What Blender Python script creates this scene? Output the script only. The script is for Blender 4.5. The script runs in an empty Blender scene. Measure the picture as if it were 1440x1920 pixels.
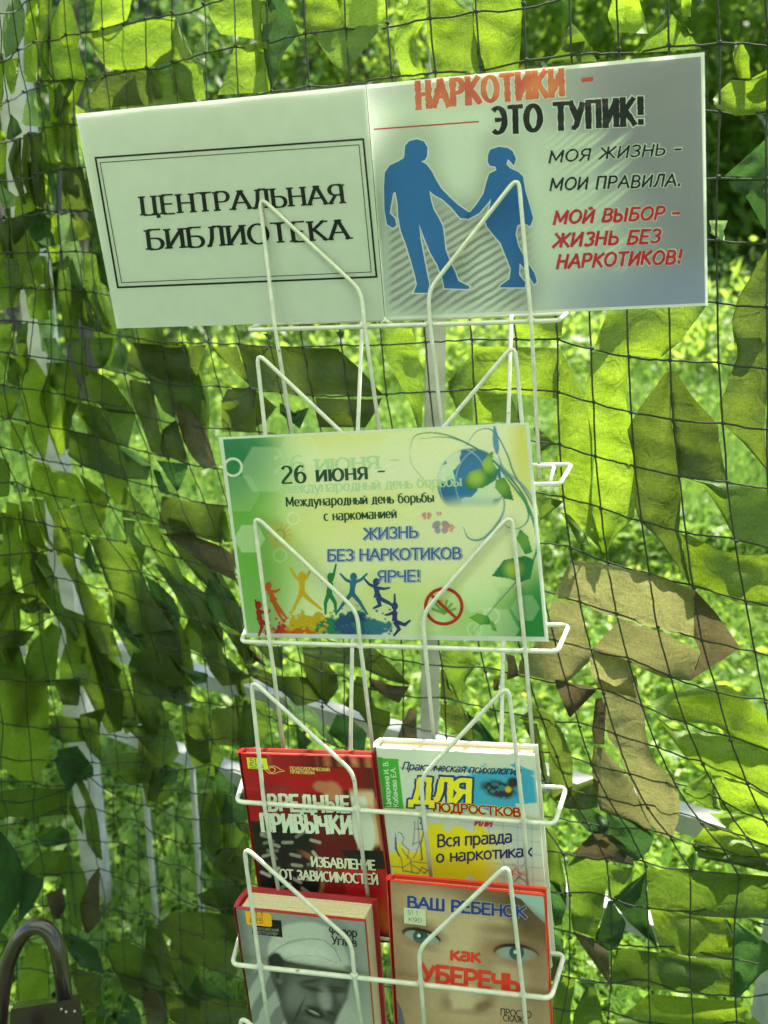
import bpy, math, random
import numpy as np
from mathutils import Vector, geometry
random.seed(7); RNG = np.random.default_rng(7)
S = bpy.context.scene
COL = S.collection
R = math.radians

# ------------------------------------------------------------------ camera, sky, sun, exposure
F = 1442.0; PIT = R(13.6); CAMZ = 1.5
CP, SP = math.cos(PIT), math.sin(PIT)
cd = bpy.data.cameras.new('camera'); cam = bpy.data.objects.new('camera', cd); COL.objects.link(cam)
cam.location = (0, 0, CAMZ); cam.rotation_euler = (math.pi/2 - PIT, 0, 0)
cd.sensor_fit = 'HORIZONTAL'; cd.sensor_width = 36; cd.lens = 36*F/1440
cd.clip_start = .02; cd.clip_end = 400
cd.dof.use_dof = True; cd.dof.focus_distance = .80; cd.dof.aperture_fstop = 6.5
S.camera = cam
SUN_EL, SUN_AZ = 58, 30            # behind the net, a little to the right
w = bpy.data.worlds.new('World'); S.world = w; w.use_nodes = True
nt = w.node_tree; bg = nt.nodes['Background']
sky = nt.nodes.new('ShaderNodeTexSky'); sky.sky_type = 'NISHITA'; sky.sun_disc = False
sky.sun_elevation = R(SUN_EL); sky.sun_rotation = R(SUN_AZ)
nt.links.new(sky.outputs[0], bg.inputs[0]); bg.inputs[1].default_value = .125
sl = bpy.data.lights.new('sun', 'SUN'); sl.energy = 5.0; sl.angle = R(.5); sl.color = (1, .95, .82)
so = bpy.data.objects.new('sun', sl); COL.objects.link(so)
sdir = Vector((math.sin(R(SUN_AZ))*math.cos(R(SUN_EL)), math.cos(R(SUN_AZ))*math.cos(R(SUN_EL)), math.sin(R(SUN_EL))))
so.rotation_euler = sdir.to_track_quat('Z', 'Y').to_euler(); so.location = (6, 10, 12)
S.view_settings.view_transform = 'Standard'; S.view_settings.look = 'None'
S.view_settings.exposure = 1.82; S.view_settings.gamma = 1
S.render.engine = 'CYCLES'
S.cycles.max_bounces = 8; S.cycles.transparent_max_bounces = 12

# ------------------------------------------------------------------ helpers
def c2w(x, y, wf):
    """camera axes (right, up, forward) to world"""
    return Vector((x, wf*CP + y*SP, CAMZ - wf*SP + y*CP))
def P(px, py, wf):
    return c2w((px-720)/F*wf, (960-py)/F*wf, wf)
def ray(px, py):
    return np.array([(px-720)/F, (960-py)/F, 1.0])
def PD(px, py, D):
    """point at horizontal distance D in front of the viewer (upright surfaces)"""
    y = (960-py)/F
    return P(px, py, D/(CP + y*SP))
def PZ(px, py, z):
    y = (960-py)/F
    return P(px, py, (CAMZ-z)/(SP - y*CP))
def to_px(v):
    X, Y, Z = v; Z -= CAMZ
    wf = Y*CP - Z*SP; y = Y*SP + Z*CP
    return 720 + F*X/wf, 960 - F*y/wf

def mesh(name, vs, fs, mat=None, parent=None, origin=None, smooth=False):
    me = bpy.data.meshes.new(name)
    vs = np.asarray([tuple(v) for v in vs], dtype=float)
    o = np.zeros(3) if origin is None else np.array(origin)
    if parent is not None: o = np.array(WORLD[parent.name])
    me.from_pydata((vs-o).tolist(), [], fs); me.update()
    ob = bpy.data.objects.new(name, me); COL.objects.link(ob)
    if mat: me.materials.append(mat)
    if parent is not None: ob.parent = parent
    else: ob.location = o
    WORLD[ob.name] = tuple(o)
    if smooth: me.shade_smooth()
    return ob
WORLD = {}
def np_mesh(name, vs, k, mat, parent=None, smooth=False, fidx=None):
    """vs (N,3) array; faces consecutive k verts each, or fidx (M,k)"""
    me = bpy.data.meshes.new(name)
    if parent is not None: vs = vs - np.array(WORLD[parent.name])
    n = len(vs); me.vertices.add(n); me.vertices.foreach_set('co', np.ascontiguousarray(vs, dtype=np.float32).ravel())
    if fidx is None: fidx = np.arange(n).reshape(-1, k)
    m = len(fidx); me.loops.add(m*k); me.loops.foreach_set('vertex_index', np.ascontiguousarray(fidx, dtype=np.int32).ravel())
    me.polygons.add(m); me.polygons.foreach_set('loop_start', np.arange(m, dtype=np.int32)*k)
    try: me.polygons.foreach_set('loop_total', np.full(m, k, dtype=np.int32))
    except Exception: pass
    me.update(calc_edges=True); me.validate()
    if smooth: me.shade_smooth()
    me.materials.append(mat)
    ob = bpy.data.objects.new(name, me); COL.objects.link(ob)
    if parent is not None: ob.parent = parent
    WORLD[ob.name] = (0, 0, 0) if parent is None else WORLD[parent.name]
    return ob
def thing(name, label, cat, loc, group=None):
    o = bpy.data.objects.new(name, None); COL.objects.link(o); o.location = loc; o.empty_display_size = .05
    o['label'] = label; o['category'] = cat
    if group: o['group'] = group
    WORLD[o.name] = tuple(loc); return o
def tube_geo(pts, rad, seg=8, vs=None, fs=None, closed=False, rads=None):
    vs = [] if vs is None else vs; fs = [] if fs is None else fs
    pts = [Vector(p) for p in pts]; n = len(pts); base = len(vs)
    up = None
    for i, p in enumerate(pts):
        if closed: t = pts[(i+1) % n] - pts[i-1]
        else: t = pts[min(i+1, n-1)] - pts[max(i-1, 0)]
        t.normalize()
        if up is None:
            up = Vector((0, 0, 1)) if abs(t.z) < .9 else Vector((1, 0, 0))
        a = (up - t*up.dot(t)).normalized(); b = t.cross(a); up = a
        r = rads[i] if rads else rad
        for k in range(seg):
            an = 2*math.pi*k/seg
            vs.append(p + a*(r*math.cos(an)) + b*(r*math.sin(an)))
    for i in range(n if closed else n-1):
        j = (i+1) % n
        for k in range(seg):
            k2 = (k+1) % seg
            fs.append((base+i*seg+k, base+i*seg+k2, base+j*seg+k2, base+j*seg+k))
    if not closed:
        fs.append(tuple(base+k for k in reversed(range(seg)))); fs.append(tuple(base+(n-1)*seg+k for k in range(seg)))
    return vs, fs
def fillet(pts, r, n=4, closed=False):
    pts = [Vector(p) for p in pts]; out = []; m = len(pts)
    for i, p in enumerate(pts):
        if not closed and i in (0, m-1): out.append(p); continue
        a, b = pts[i-1], pts[(i+1) % m]
        da, db = (a-p), (b-p); ra = min(r, da.length*.45); rb = min(r, db.length*.45)
        q0 = p + da.normalized()*ra; q1 = p + db.normalized()*rb
        for k in range(n+1):
            t = k/n; out.append(q0*(1-t)**2 + p*(2*t*(1-t)) + q1*t*t)
    return out
def catmull(pts, n):
    pts = [np.array(p, float) for p in pts]
    if len(pts) == 2: return [pts[0]*(1-t)+pts[1]*t for t in np.linspace(0, 1, n+1)]
    ext = [2*pts[0]-pts[1]] + pts + [2*pts[-1]-pts[-2]]; out = []
    for i in range(len(pts)-1):
        p0, p1, p2, p3 = ext[i:i+4]
        for k in range(n):
            t = k/n
            out.append(.5*((2*p1) + (p2-p0)*t + (2*p0-5*p1+4*p2-p3)*t*t + (3*p1-p0-3*p2+p3)*t**3))
    out.append(pts[-1]); return out
def box_geo(vs, fs, corners8):
    b = len(vs); vs += list(corners8)
    for f in ((0,3,2,1),(4,5,6,7),(0,1,5,4),(1,2,6,5),(2,3,7,6),(3,0,4,7)): fs.append(tuple(b+i for i in f))
def bar_geo(a, b, wd, ht, vs=None, fs=None, side=None):
    """square-section bar from a to b"""
    vs = [] if vs is None else vs; fs = [] if fs is None else fs
    a, b = Vector(a), Vector(b); t = (b-a).normalized()
    s = Vector(side) if side else (Vector((0, 0, 1)) if abs(t.z) < .9 else Vector((0, 1, 0)))
    u = t.cross(s).normalized(); v = u.cross(t).normalized()
    c = []
    for p in (a, b):
        c += [p - u*wd/2 - v*ht/2, p + u*wd/2 - v*ht/2, p + u*wd/2 + v*ht/2, p - u*wd/2 + v*ht/2]
    box_geo(vs, fs, c); return vs, fs

# ------------------------------------------------------------------ materials
def new_mat(name):
    m = bpy.data.materials.new(name); m.use_nodes = True
    n = m.node_tree.nodes; return m, n, m.node_tree.links, n['Principled BSDF']
def noise_mix(n, l, c1, c2, scale, detail=4, lo=.35, hi=.65, coord='Object'):
    tc = n.new('ShaderNodeTexCoord'); no = n.new('ShaderNodeTexNoise'); no.inputs['Scale'].default_value = scale
    no.inputs['Detail'].default_value = detail; l.new(tc.outputs[coord], no.inputs['Vector'])
    r = n.new('ShaderNodeValToRGB'); r.color_ramp.elements[0].position = lo; r.color_ramp.elements[1].position = hi
    r.color_ramp.elements[0].color = (*c1, 1); r.color_ramp.elements[1].color = (*c2, 1)
    l.new(no.outputs['Fac'], r.inputs[0]); return r, no
def plain(name, c, rough=.5, c2=None, scale=40, bump=0, metallic=0, coat=0, spec=.5):
    m, n, l, b = new_mat(name)
    r, no = noise_mix(n, l, c, c2 if c2 else tuple(x*.85 for x in c), scale)
    l.new(r.outputs[0], b.inputs['Base Color']); b.inputs['Roughness'].default_value = rough
    b.inputs['Metallic'].default_value = metallic; b.inputs['Coat Weight'].default_value = coat
    b.inputs['Specular IOR Level'].default_value = spec
    if bump:
        bu = n.new('ShaderNodeBump'); bu.inputs['Strength'].default_value = bump; bu.inputs['Distance'].default_value = .002
        l.new(no.outputs['Fac'], bu.inputs['Height']); l.new(bu.outputs[0], b.inputs['Normal'])
    return m
def cloth(name, c, c2, trans=.45, weave=1.0, tint=1.1):
    m, n, l, b = new_mat(name)
    tc = n.new('ShaderNodeTexCoord')
    r, no = noise_mix(n, l, c, c2, 22, 5, .3, .7)
    fine = n.new('ShaderNodeTexNoise'); fine.inputs['Scale'].default_value = 900; fine.inputs['Detail'].default_value = 2
    l.new(tc.outputs['Object'], fine.inputs['Vector'])
    # crossing threads from two wave textures
    wv = []                                   # fibres running along and across
    for sc_ in ((620, 620, 90), (90, 90, 620)):
        mp = n.new('ShaderNodeMapping'); mp.inputs['Scale'].default_value = sc_; l.new(tc.outputs['Object'], mp.inputs[0])
        t = n.new('ShaderNodeTexNoise'); t.inputs['Scale'].default_value = weave; t.inputs['Detail'].default_value = 2
        l.new(mp.outputs[0], t.inputs['Vector']); wv.append(t)
    mul = n.new('ShaderNodeMath'); mul.operation = 'MULTIPLY'; l.new(wv[0].outputs['Fac'], mul.inputs[0]); l.new(wv[1].outputs['Fac'], mul.inputs[1])
    add = n.new('ShaderNodeMath'); add.operation = 'ADD'; l.new(mul.outputs[0], add.inputs[0]); l.new(fine.outputs['Fac'], add.inputs[1])
    mr = n.new('ShaderNodeMapRange'); mr.inputs[1].default_value = .45; mr.inputs[2].default_value = 1.05
    mr.inputs[3].default_value = .62; mr.inputs[4].default_value = 1.38; l.new(add.outputs[0], mr.inputs[0])
    # random brightness per object
    oi = n.new('ShaderNodeObjectInfo'); rr = n.new('ShaderNodeMapRange'); rr.inputs[3].default_value = .66; rr.inputs[4].default_value = 1.22
    l.new(oi.outputs['Random'], rr.inputs[0])
    m2 = n.new('ShaderNodeMath'); m2.operation = 'MULTIPLY'; l.new(mr.outputs[0], m2.inputs[0]); l.new(rr.outputs[0], m2.inputs[1])
    hs = n.new('ShaderNodeHueSaturation'); l.new(r.outputs[0], hs.inputs['Color']); l.new(m2.outputs[0], hs.inputs['Value'])
    d = n.new('ShaderNodeBsdfDiffuse'); tr = n.new('ShaderNodeBsdfTranslucent'); mx = n.new('ShaderNodeMixShader')
    l.new(hs.outputs[0], d.inputs[0])
    h2 = n.new('ShaderNodeHueSaturation'); h2.inputs['Value'].default_value = tint; h2.inputs['Saturation'].default_value = 1.05
    l.new(hs.outputs[0], h2.inputs['Color']); l.new(h2.outputs[0], tr.inputs[0])
    mx.inputs[0].default_value = trans; l.new(d.outputs[0], mx.inputs[1]); l.new(tr.outputs[0], mx.inputs[2])
    bu = n.new('ShaderNodeBump'); bu.inputs['Strength'].default_value = .5; bu.inputs['Distance'].default_value = .0006
    l.new(add.outputs[0], bu.inputs['Height']); l.new(bu.outputs[0], d.inputs['Normal'])
    cr_ = n.new('ShaderNodeTexNoise'); cr_.inputs['Scale'].default_value = 38; cr_.inputs['Detail'].default_value = 4; cr_.inputs['Distortion'].default_value = 1.2; l.new(tc.outputs['Object'], cr_.inputs['Vector'])
    b2 = n.new('ShaderNodeBump'); b2.inputs['Strength'].default_value = .55; b2.inputs['Distance'].default_value = .008; l.new(cr_.outputs['Fac'], b2.inputs['Height'])
    l.new(b2.outputs[0], bu.inputs['Normal']); l.new(b2.outputs[0], tr.inputs['Normal'])
    g = n.new('ShaderNodeBsdfGlossy'); g.inputs['Roughness'].default_value = .5; g.inputs[0].default_value = (.8, 1, .85, 1)
    mg = n.new('ShaderNodeMixShader'); mg.inputs[0].default_value = .022
    l.new(mx.outputs[0], mg.inputs[1]); l.new(g.outputs[0], mg.inputs[2])
    l.new(mg.outputs[0], n['Material Output'].inputs[0]); return m
def leaf(name, c, c2, c3, trans=.5):
    m, n, l, b = new_mat(name)
    ge = n.new('ShaderNodeNewGeometry'); r = n.new('ShaderNodeValToRGB')
    e = r.color_ramp.elements; e[0].color = (*c, 1); e[1].color = (*c3, 1); x = e.new(.5); x.color = (*c2, 1)
    l.new(ge.outputs['Random Per Island'], r.inputs[0])
    d = n.new('ShaderNodeBsdfDiffuse'); tr = n.new('ShaderNodeBsdfTranslucent'); mx = n.new('ShaderNodeMixShader')
    l.new(r.outputs[0], d.inputs[0])
    h = n.new('ShaderNodeHueSaturation'); h.inputs['Value'].default_value = 1.5; h.inputs['Hue'].default_value = .485
    l.new(r.outputs[0], h.inputs['Color']); l.new(h.outputs[0], tr.inputs[0]); mx.inputs[0].default_value = trans
    l.new(d.outputs[0], mx.inputs[1]); l.new(tr.outputs[0], mx.inputs[2])
    g = n.new('ShaderNodeBsdfGlossy'); g.inputs['Roughness'].default_value = .45
    mg = n.new('ShaderNodeMixShader'); mg.inputs[0].default_value = .025; l.new(mx.outputs[0], mg.inputs[1]); l.new(g.outputs[0], mg.inputs[2])
    l.new(mg.outputs[0], n['Material Output'].inputs[0]); return m
INK = {}
def ink(c, rough=.35):
    k = tuple(round(x, 3) for x in c)
    if k not in INK:
        m, n, l, b = new_mat('print_ink'); r, no = noise_mix(n, l, c, tuple(min(1, x*.9+.008) for x in c), 700, 2)
        l.new(r.outputs[0], b.inputs['Base Color']); b.inputs['Roughness'].default_value = rough
        b.inputs['Specular IOR Level'].default_value = .12; INK[k] = m
    return INK[k]
def art_mat(name, rough=.4, coat=0., spec=.3):
    m, n, l, b = new_mat(name); a = n.new('ShaderNodeVertexColor'); a.layer_name = 'art'
    no = n.new('ShaderNodeTexNoise'); no.inputs['Scale'].default_value = 500; tc = n.new('ShaderNodeTexCoord'); l.new(tc.outputs['Object'], no.inputs['Vector'])
    mr = n.new('ShaderNodeMapRange'); mr.inputs[3].default_value = .93; mr.inputs[4].default_value = 1.05; l.new(no.outputs['Fac'], mr.inputs[0])
    h = n.new('ShaderNodeHueSaturation'); l.new(a.outputs[0], h.inputs['Color']); l.new(mr.outputs[0], h.inputs['Value'])
    l.new(h.outputs[0], b.inputs['Base Color']); b.inputs['Roughness'].default_value = rough
    b.inputs['Coat Weight'].default_value = coat; b.inputs['Coat Roughness'].default_value = .12; b.inputs['Specular IOR Level'].default_value = spec; return m
def film_mat():
    m, n, l, b = new_mat('laminating_film')
    t = n.new('ShaderNodeBsdfTransparent'); t.inputs[0].default_value = (.97, .985, .97, 1)
    g = n.new('ShaderNodeBsdfGlossy'); g.inputs['Roughness'].default_value = .06
    lw = n.new('ShaderNodeFresnel'); lw.inputs['IOR'].default_value = 1.30
    tc = n.new('ShaderNodeTexCoord'); no = n.new('ShaderNodeTexNoise'); no.inputs['Scale'].default_value = 9; no.inputs['Detail'].default_value = 6
    no.inputs['Distortion'].default_value = .6
    l.new(tc.outputs['Object'], no.inputs['Vector'])
    n2 = n.new('ShaderNodeTexNoise'); n2.inputs['Scale'].default_value = 160; n2.inputs['Detail'].default_value = 3; l.new(tc.outputs['Object'], n2.inputs['Vector'])
    ad = n.new('ShaderNodeMath'); ad.operation = 'MULTIPLY_ADD'; ad.inputs[1].default_value = .05; l.new(n2.outputs['Fac'], ad.inputs[0]); l.new(no.outputs['Fac'], ad.inputs[2])
    bu = n.new('ShaderNodeBump'); bu.inputs['Strength'].default_value = .35; bu.inputs['Distance'].default_value = .006
    l.new(ad.outputs[0], bu.inputs['Height'])
    l.new(bu.outputs[0], g.inputs['Normal'])
    mx = n.new('ShaderNodeMixShader'); l.new(lw.outputs[0], mx.inputs[0]); l.new(t.outputs[0], mx.inputs[1]); l.new(g.outputs[0], mx.inputs[2])
    l.new(mx.outputs[0], n['Material Output'].inputs[0]); return m
M = {
 'wire': plain('white_enamel_wire', (.56, .57, .52), .32, (.46, .46, .41), 90, .15, coat=.3),
 'paint': plain('white_wood_paint', (.40, .41, .37), .6, (.27, .28, .24), 18, .4),
 'cord': plain('twisted_dark_cord', (.010, .016, .010), .9, (.03, .04, .025), 900, .6),
 'paper': plain('white_paper', (.80, .81, .78), .6, (.77, .78, .75), 60),
 'brownmetal': plain('brown_enamelled_metal', (.018, .011, .009), .28, (.028, .018, .014), 30, .15, coat=.5),
 'speck': plain('white_paint_speck', (.42, .42, .40), .5),
 'pages': plain('page_block', (.62, .52, .36), .8, (.50, .41, .28), 900, .4),
 'pages_peach': plain('peach_page_block', (.72, .50, .32), .8, (.62, .42, .27), 900, .4),
 'film': film_mat(),
 'cl_b': cloth('lime_cloth', (.125, .20, .018), (.18, .26, .028), .60),
 'cl_g': cloth('green_cloth', (.060, .105, .014), (.095, .15, .020), .60),
 'cl_d': cloth('dark_green_cloth', (.026, .064, .016), (.042, .092, .022), .5),
 'cl_o': cloth('olive_cloth', (.050, .078, .012), (.082, .112, .018), .58),
 'cl_k': cloth('khaki_cloth', (.125, .125, .048), (.175, .17, .065), .55),
 'cl_n': cloth('brown_cloth', (.060, .050, .024), (.085, .070, .034), .5),
 'cl_l': cloth('pale_green_cloth', (.14, .23, .08), (.19, .29, .10), .30),
 'roof': cloth('added_roof_cloth', (.52, .58, .34), (.58, .63, .40), .82, tint=1.45),
 'leaf': leaf('meadow_leaf', (.09, .19, .02), (.18, .32, .032), (.30, .44, .055)),
 'grass': leaf('grass_blade', (.05, .13, .02), (.09, .20, .03), (.16, .27, .05)),
 'crown': leaf('tree_leaf', (.11, .20, .024), (.16, .28, .034), (.24, .37, .05), .68),
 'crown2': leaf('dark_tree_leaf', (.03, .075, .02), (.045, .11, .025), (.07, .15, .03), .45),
 'flower': plain('yellow_petal', (.8, .6, .04), .6),
 'soil': plain('meadow_soil', (.05, .09, .018), .95, (.09, .15, .028), 6, .6),
}
def bark(name, birch):
    m, n, l, b = new_mat(name); tc = n.new('ShaderNodeTexCoord'); mp = n.new('ShaderNodeMapping')
    mp.inputs['Scale'].default_value = (2, 2, 9) if birch else (12, 12, 2); l.new(tc.outputs['Object'], mp.inputs[0])
    no = n.new('ShaderNodeTexNoise'); no.inputs['Scale'].default_value = 2.2; no.inputs['Detail'].default_value = 6; l.new(mp.outputs[0], no.inputs['Vector'])
    r = n.new('ShaderNodeValToRGB'); e = r.color_ramp.elements
    if birch: e[0].position, e[1].position = .40, .50; e[0].color = (.05, .045, .04, 1); e[1].color = (.55, .53, .47, 1)
    else: e[0].position, e[1].position = .3, .7; e[0].color = (.05, .04, .03, 1); e[1].color = (.15, .12, .09, 1)
    l.new(no.outputs['Fac'], r.inputs[0]); l.new(r.outputs[0], b.inputs['Base Color']); b.inputs['Roughness'].default_value = .9
    bu = n.new('ShaderNodeBump'); bu.inputs['Strength'].default_value = .6; bu.inputs['Distance'].default_value = .02
    l.new(no.outputs['Fac'], bu.inputs['Height']); l.new(bu.outputs[0], b.inputs['Normal']); return m
def chips(m):
    n = m.node_tree.nodes; l = m.node_tree.links; b = n['Principled BSDF']; src = b.inputs['Base Color'].links[0].from_socket
    v, o_ = noise_mix(n, l, (1, 1, 1), (0, 0, 0), 130, 3, .22, .30); mx = n.new('ShaderNodeMixRGB')
    l.new(v.outputs[0], mx.inputs[0]); l.new(src, mx.inputs[1]); mx.inputs[2].default_value = (.17, .13, .08, 1); l.new(mx.outputs[0], b.inputs['Base Color'])
chips(M['wire']); chips(M['paint'])
M['birch'] = bark('birch_bark', True); M['bark'] = bark('brown_bark', False)

# ------------------------------------------------------------------ ground, meadow, wood
def gz(x, y):
    r = np.maximum(0, y - 2.6)
    base = r*(.075 + .035*np.clip((x+1)/6, -1, 1))
    return np.minimum(base, 2.6) + .03*np.sin(x*1.3+.5)*np.cos(y*1.1) * np.clip(y-1, 0, 1)
gx = np.linspace(-60, 60, 121); gy = np.concatenate([np.linspace(-30, 0, 16), np.linspace(.6, 20, 98), np.linspace(21, 110, 60)])
GX, GY = np.meshgrid(gx, gy); V = np.stack([GX.ravel(), GY.ravel(), gz(GX.ravel(), GY.ravel())], 1)
nx, ny = len(gx), len(gy)
ii = (np.arange(ny-1)[:, None]*nx + np.arange(nx-1)[None, :]).ravel()
g = np_mesh('ground', V, 4, M['soil'], smooth=True, fidx=np.stack([ii, ii+1, ii+nx+1, ii+nx], 1)); g['kind'] = 'structure'

def fan(n, y0, y1, power=1.0, spread=.56):
    y = y0 + (y1-y0)*RNG.random(n)**power; x = (RNG.random(n)*2-1)*(y*spread+.35)
    return x, y
def leaves(cx, cy, cz, size, tilt=.6):
    """rhombic folded leaves: 4 verts"""
    n = len(cx); a = RNG.random(n)*2*np.pi; s = size*(.6+.8*RNG.random(n))
    t = RNG.normal(0, tilt, (n, 2))
    ux = np.stack([np.cos(a), np.sin(a), t[:, 0]], 1); vx = np.stack([-np.sin(a), np.cos(a), t[:, 1]], 1)
    c = np.stack([cx, cy, cz], 1); s = s[:, None]
    q = np.stack([c-ux*s, c-vx*s*.45, c+ux*s, c+vx*s*.45], 1)
    return q.reshape(-1, 3)
def blades(cx, cy, cz, h, wd):
    n = len(cx); a = RNG.random(n)*2*np.pi; h = h*(.5+RNG.random(n)); b = RNG.normal(0, .35, (n, 2))*h[:, None]
    d = np.stack([np.cos(a), np.sin(a)], 1)*wd
    p0 = np.stack([cx-d[:, 0], cy-d[:, 1], cz], 1); p1 = np.stack([cx+d[:, 0], cy+d[:, 1], cz], 1)
    m0 = np.stack([cx-d[:, 0]*.7+b[:, 0]*.35, cy-d[:, 1]*.7+b[:, 1]*.35, cz+h*.6], 1)
    m1 = np.stack([cx+d[:, 0]*.7+b[:, 0]*.35, cy+d[:, 1]*.7+b[:, 1]*.35, cz+h*.6], 1)
    tp = np.stack([cx+b[:, 0], cy+b[:, 1], cz+h], 1)
    # quad + triangle given as two quads with a doubled tip left out: use (p0,p1,m1,m0) and (m0,m1,tp,tp') thin
    tp2 = tp + np.stack([d[:, 0]*.15, d[:, 1]*.15, 0*h], 1)
    vs = np.stack([p0, p1, m1, m0, tp, tp2], 1).reshape(-1, 3)
    i = np.arange(n)*6
    f = np.concatenate([np.stack([i, i+1, i+2, i+3], 1), np.stack([i+3, i+2, i+5, i+4], 1)])
    return vs, f
vl = []
for n, y0, y1, h, s in ((34000, 1.25, 4.2, .22, .026), (42000, 4, 10, .35, .05), (42000, 9.5, 28, .6, .12)):
    x, y = fan(n, y0, y1, 1.0); cl = np.sin(x*2.3+y)*np.cos(y*1.7-x)*.5+.5
    vl.append(leaves(x, y, gz(x, y) + h*RNG.random(n)**.8*(.35+.65*cl), s, .6 if y0 < 3 else .38))
o = np_mesh('meadow_leaves', np.concatenate(vl), 4, M['leaf']); o['kind'] = 'stuff'; o['label'] = 'broad leaved green meadow plants filling the clearing behind the net'; o['category'] = 'ground cover'
vb, fb, off = [], [], 0
for n, y0, y1, h, wd in ((20000, 1.2, 4.5, .20, .0020), (22000, 4, 12, .4, .006), (14000, 11, 26, .6, .018)):
    x, y = fan(n, y0, y1); v, f = blades(x, y, gz(x, y), h, wd); vb.append(v); fb.append(f+off); off += len(v)
o = np_mesh('meadow_grass', np.concatenate(vb), 4, M['grass'], fidx=np.concatenate(fb)); o['kind'] = 'stuff'; o['label'] = 'thin grass blades growing through the meadow behind the net'; o['category'] = 'grass'
x, y = fan(70, 2.2, 9); v = leaves(np.repeat(x, 4), np.repeat(y, 4), np.repeat(gz(x, y)+.24, 4)+RNG.random(280)*.008, .011, .25)
o = np_mesh('buttercups', v, 4, M['flower']); o['kind'] = 'stuff'; o['label'] = 'small yellow flowers dotted over the green meadow'; o['category'] = 'flowers'

def crown_pts(c, rad, n, clumps):
    cc = RNG.normal(0, .42, (clumps, 3))*np.array(rad) + np.array(c)
    k = RNG.integers(0, clumps, n); sp = np.array(rad)*.24
    return cc[k] + RNG.normal(0, 1, (n, 3))*sp
def make_tree(name, label, x, y, h, r, birch, n, cr, lsize, group, lean=0, cmat='crown', low=.45, cat='tree'):
    z0 = float(gz(np.array(x), np.array(y))) - .05
    t = thing(name, label, cat, (x, y, z0), group)
    pts = [(x + lean*k/8 + .06*math.sin(k*1.3+x), y+.05*math.cos(k+y), z0 + h*k/8) for k in range(9)]
    vs, fs = tube_geo(pts, r, 10, rads=[r*(1.15-.95*k/8) for k in range(9)])
    for b in range(9):                                  # limbs
        k = 3 + b*.5; i = int(k); f = k-i; p = Vector(pts[i]).lerp(Vector(pts[min(i+1, 8)]), f); a = b*2.4+x
        L = cr*.75*(1-.06*b); q = p + Vector((math.cos(a)*L, math.sin(a)*L, L*.7)); mid = p.lerp(q, .5)+Vector((0, 0, .1*L))
        tube_geo([p, mid, q], r*.3, 5, vs, fs, rads=[r*.4, r*.25, r*.08])
    mesh('trunk', vs, fs, M['birch' if birch else 'bark'], t, smooth=True)
    c = crown_pts((x+lean*.7, y, z0+h*(low+(1-low)*.5)), (cr, cr, h*(1-low)*.55), n, 26)
    np_mesh('crown', leaves(c[:, 0], c[:, 1], c[:, 2], lsize, .8), 4, M[cmat], t)
    return t
TREES = [ # pixel x, distance, height, radius, birch, crown radius, label
 (1405, 9.5, 11, .115, 1, 1.7, 'bright white birch trunk at the top right corner of the view'),
 (1360, 14, 13, .13, 1, 2.0, 'birch behind the net, just left of the bright white trunk at top right'),
 (1290, 17, 14, .15, 1, 2.2, 'birch with a greyish trunk above the right end of the blue couple poster'),
 (1238, 12, 12, .09, 1, 1.6, 'slim birch directly above the right part of the blue couple poster'),
 (1150, 20, 14, .2, 0, 2.4, 'dark trunked tree above the middle of the blue couple poster'),
 (1060, 24, 15, .24, 1, 2.6, 'far birch standing above the red heading of the poster'),
 (940, 13, 13, .13, 0, 2.0, 'dark trunked tree above the left part of the blue couple poster'),
 (800, 18, 14, .17, 0, 2.2, 'tree seen between cloth strips right of the two joined signs'),
 (702, 11, 12, .10, 0, 1.7, 'thin dark tree trunk right above the joint of the two signs'),
 (592, 10, 12, .12, 0, 1.9, 'dark grey tree trunk above the right half of the library sign'),
 (520, 15, 13, .16, 0, 2.2, 'brown trunk half hidden by cloth above the middle of the library sign'),
 (400, 19, 14, .2, 1, 2.4, 'birch hidden behind strips above the left half of the library sign'),
 (330, 12, 13, .15, 0, 2.2, 'dark tree above the left half of the library sign'),
 (185, 9, 12, .16, 0, 2.2, 'dark dense tree at the left above the corner of the library sign'),
 (60, 13, 13, .17, 0, 2.3, 'dense dark tree at the far left edge of the view'),
 (1445, 18, 14, .2, 0, 2.4, 'tree at the right edge of the view behind the white birch')]
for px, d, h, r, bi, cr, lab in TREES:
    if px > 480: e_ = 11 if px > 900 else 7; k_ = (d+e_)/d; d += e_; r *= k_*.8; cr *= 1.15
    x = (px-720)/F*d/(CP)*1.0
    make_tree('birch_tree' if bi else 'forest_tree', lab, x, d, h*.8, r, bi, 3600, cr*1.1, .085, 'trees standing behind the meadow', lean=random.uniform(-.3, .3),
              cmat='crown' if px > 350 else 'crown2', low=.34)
z0 = float(gz(np.array(-2.9), np.array(3.4)))-.05
ot = thing('added_shade_tree', 'unseen tree added left of the view, its long limbs shading the shelter', 'tree', (-2.9, 3.4, z0))  # added out of frame so its crown throws shade on the left
vs, fs = tube_geo([(-2.9, 3.4, z0), (-2.8, 3.4, 2), (-2.5, 3.5, 4), (-2.3, 3.6, 6.5)], .16, 10, rads=[.18, .15, .12, .06])
for q in ((.7, 3.9, 5.3), (-.6, 3.3, 5.0), (.2, 4.9, 5.9)):
    tube_geo([(-2.5, 3.5, 4), ((q[0]-2.5)/2, (q[1]+3.5)/2, 5.0), q], .05, 6, vs, fs, rads=[.07, .05, .015])
mesh('trunk', vs, fs, M['bark'], ot, smooth=True)
cs = [crown_pts(c_, r_, n_, k_) for c_, r_, n_, k_ in (((.75, 4.3, 5.5), (1.15, 1.0, .5), 1300, 18), ((-1.8, 3.9, 5.8), (1.3, 1.0, .7), 450, 12))]
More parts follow.
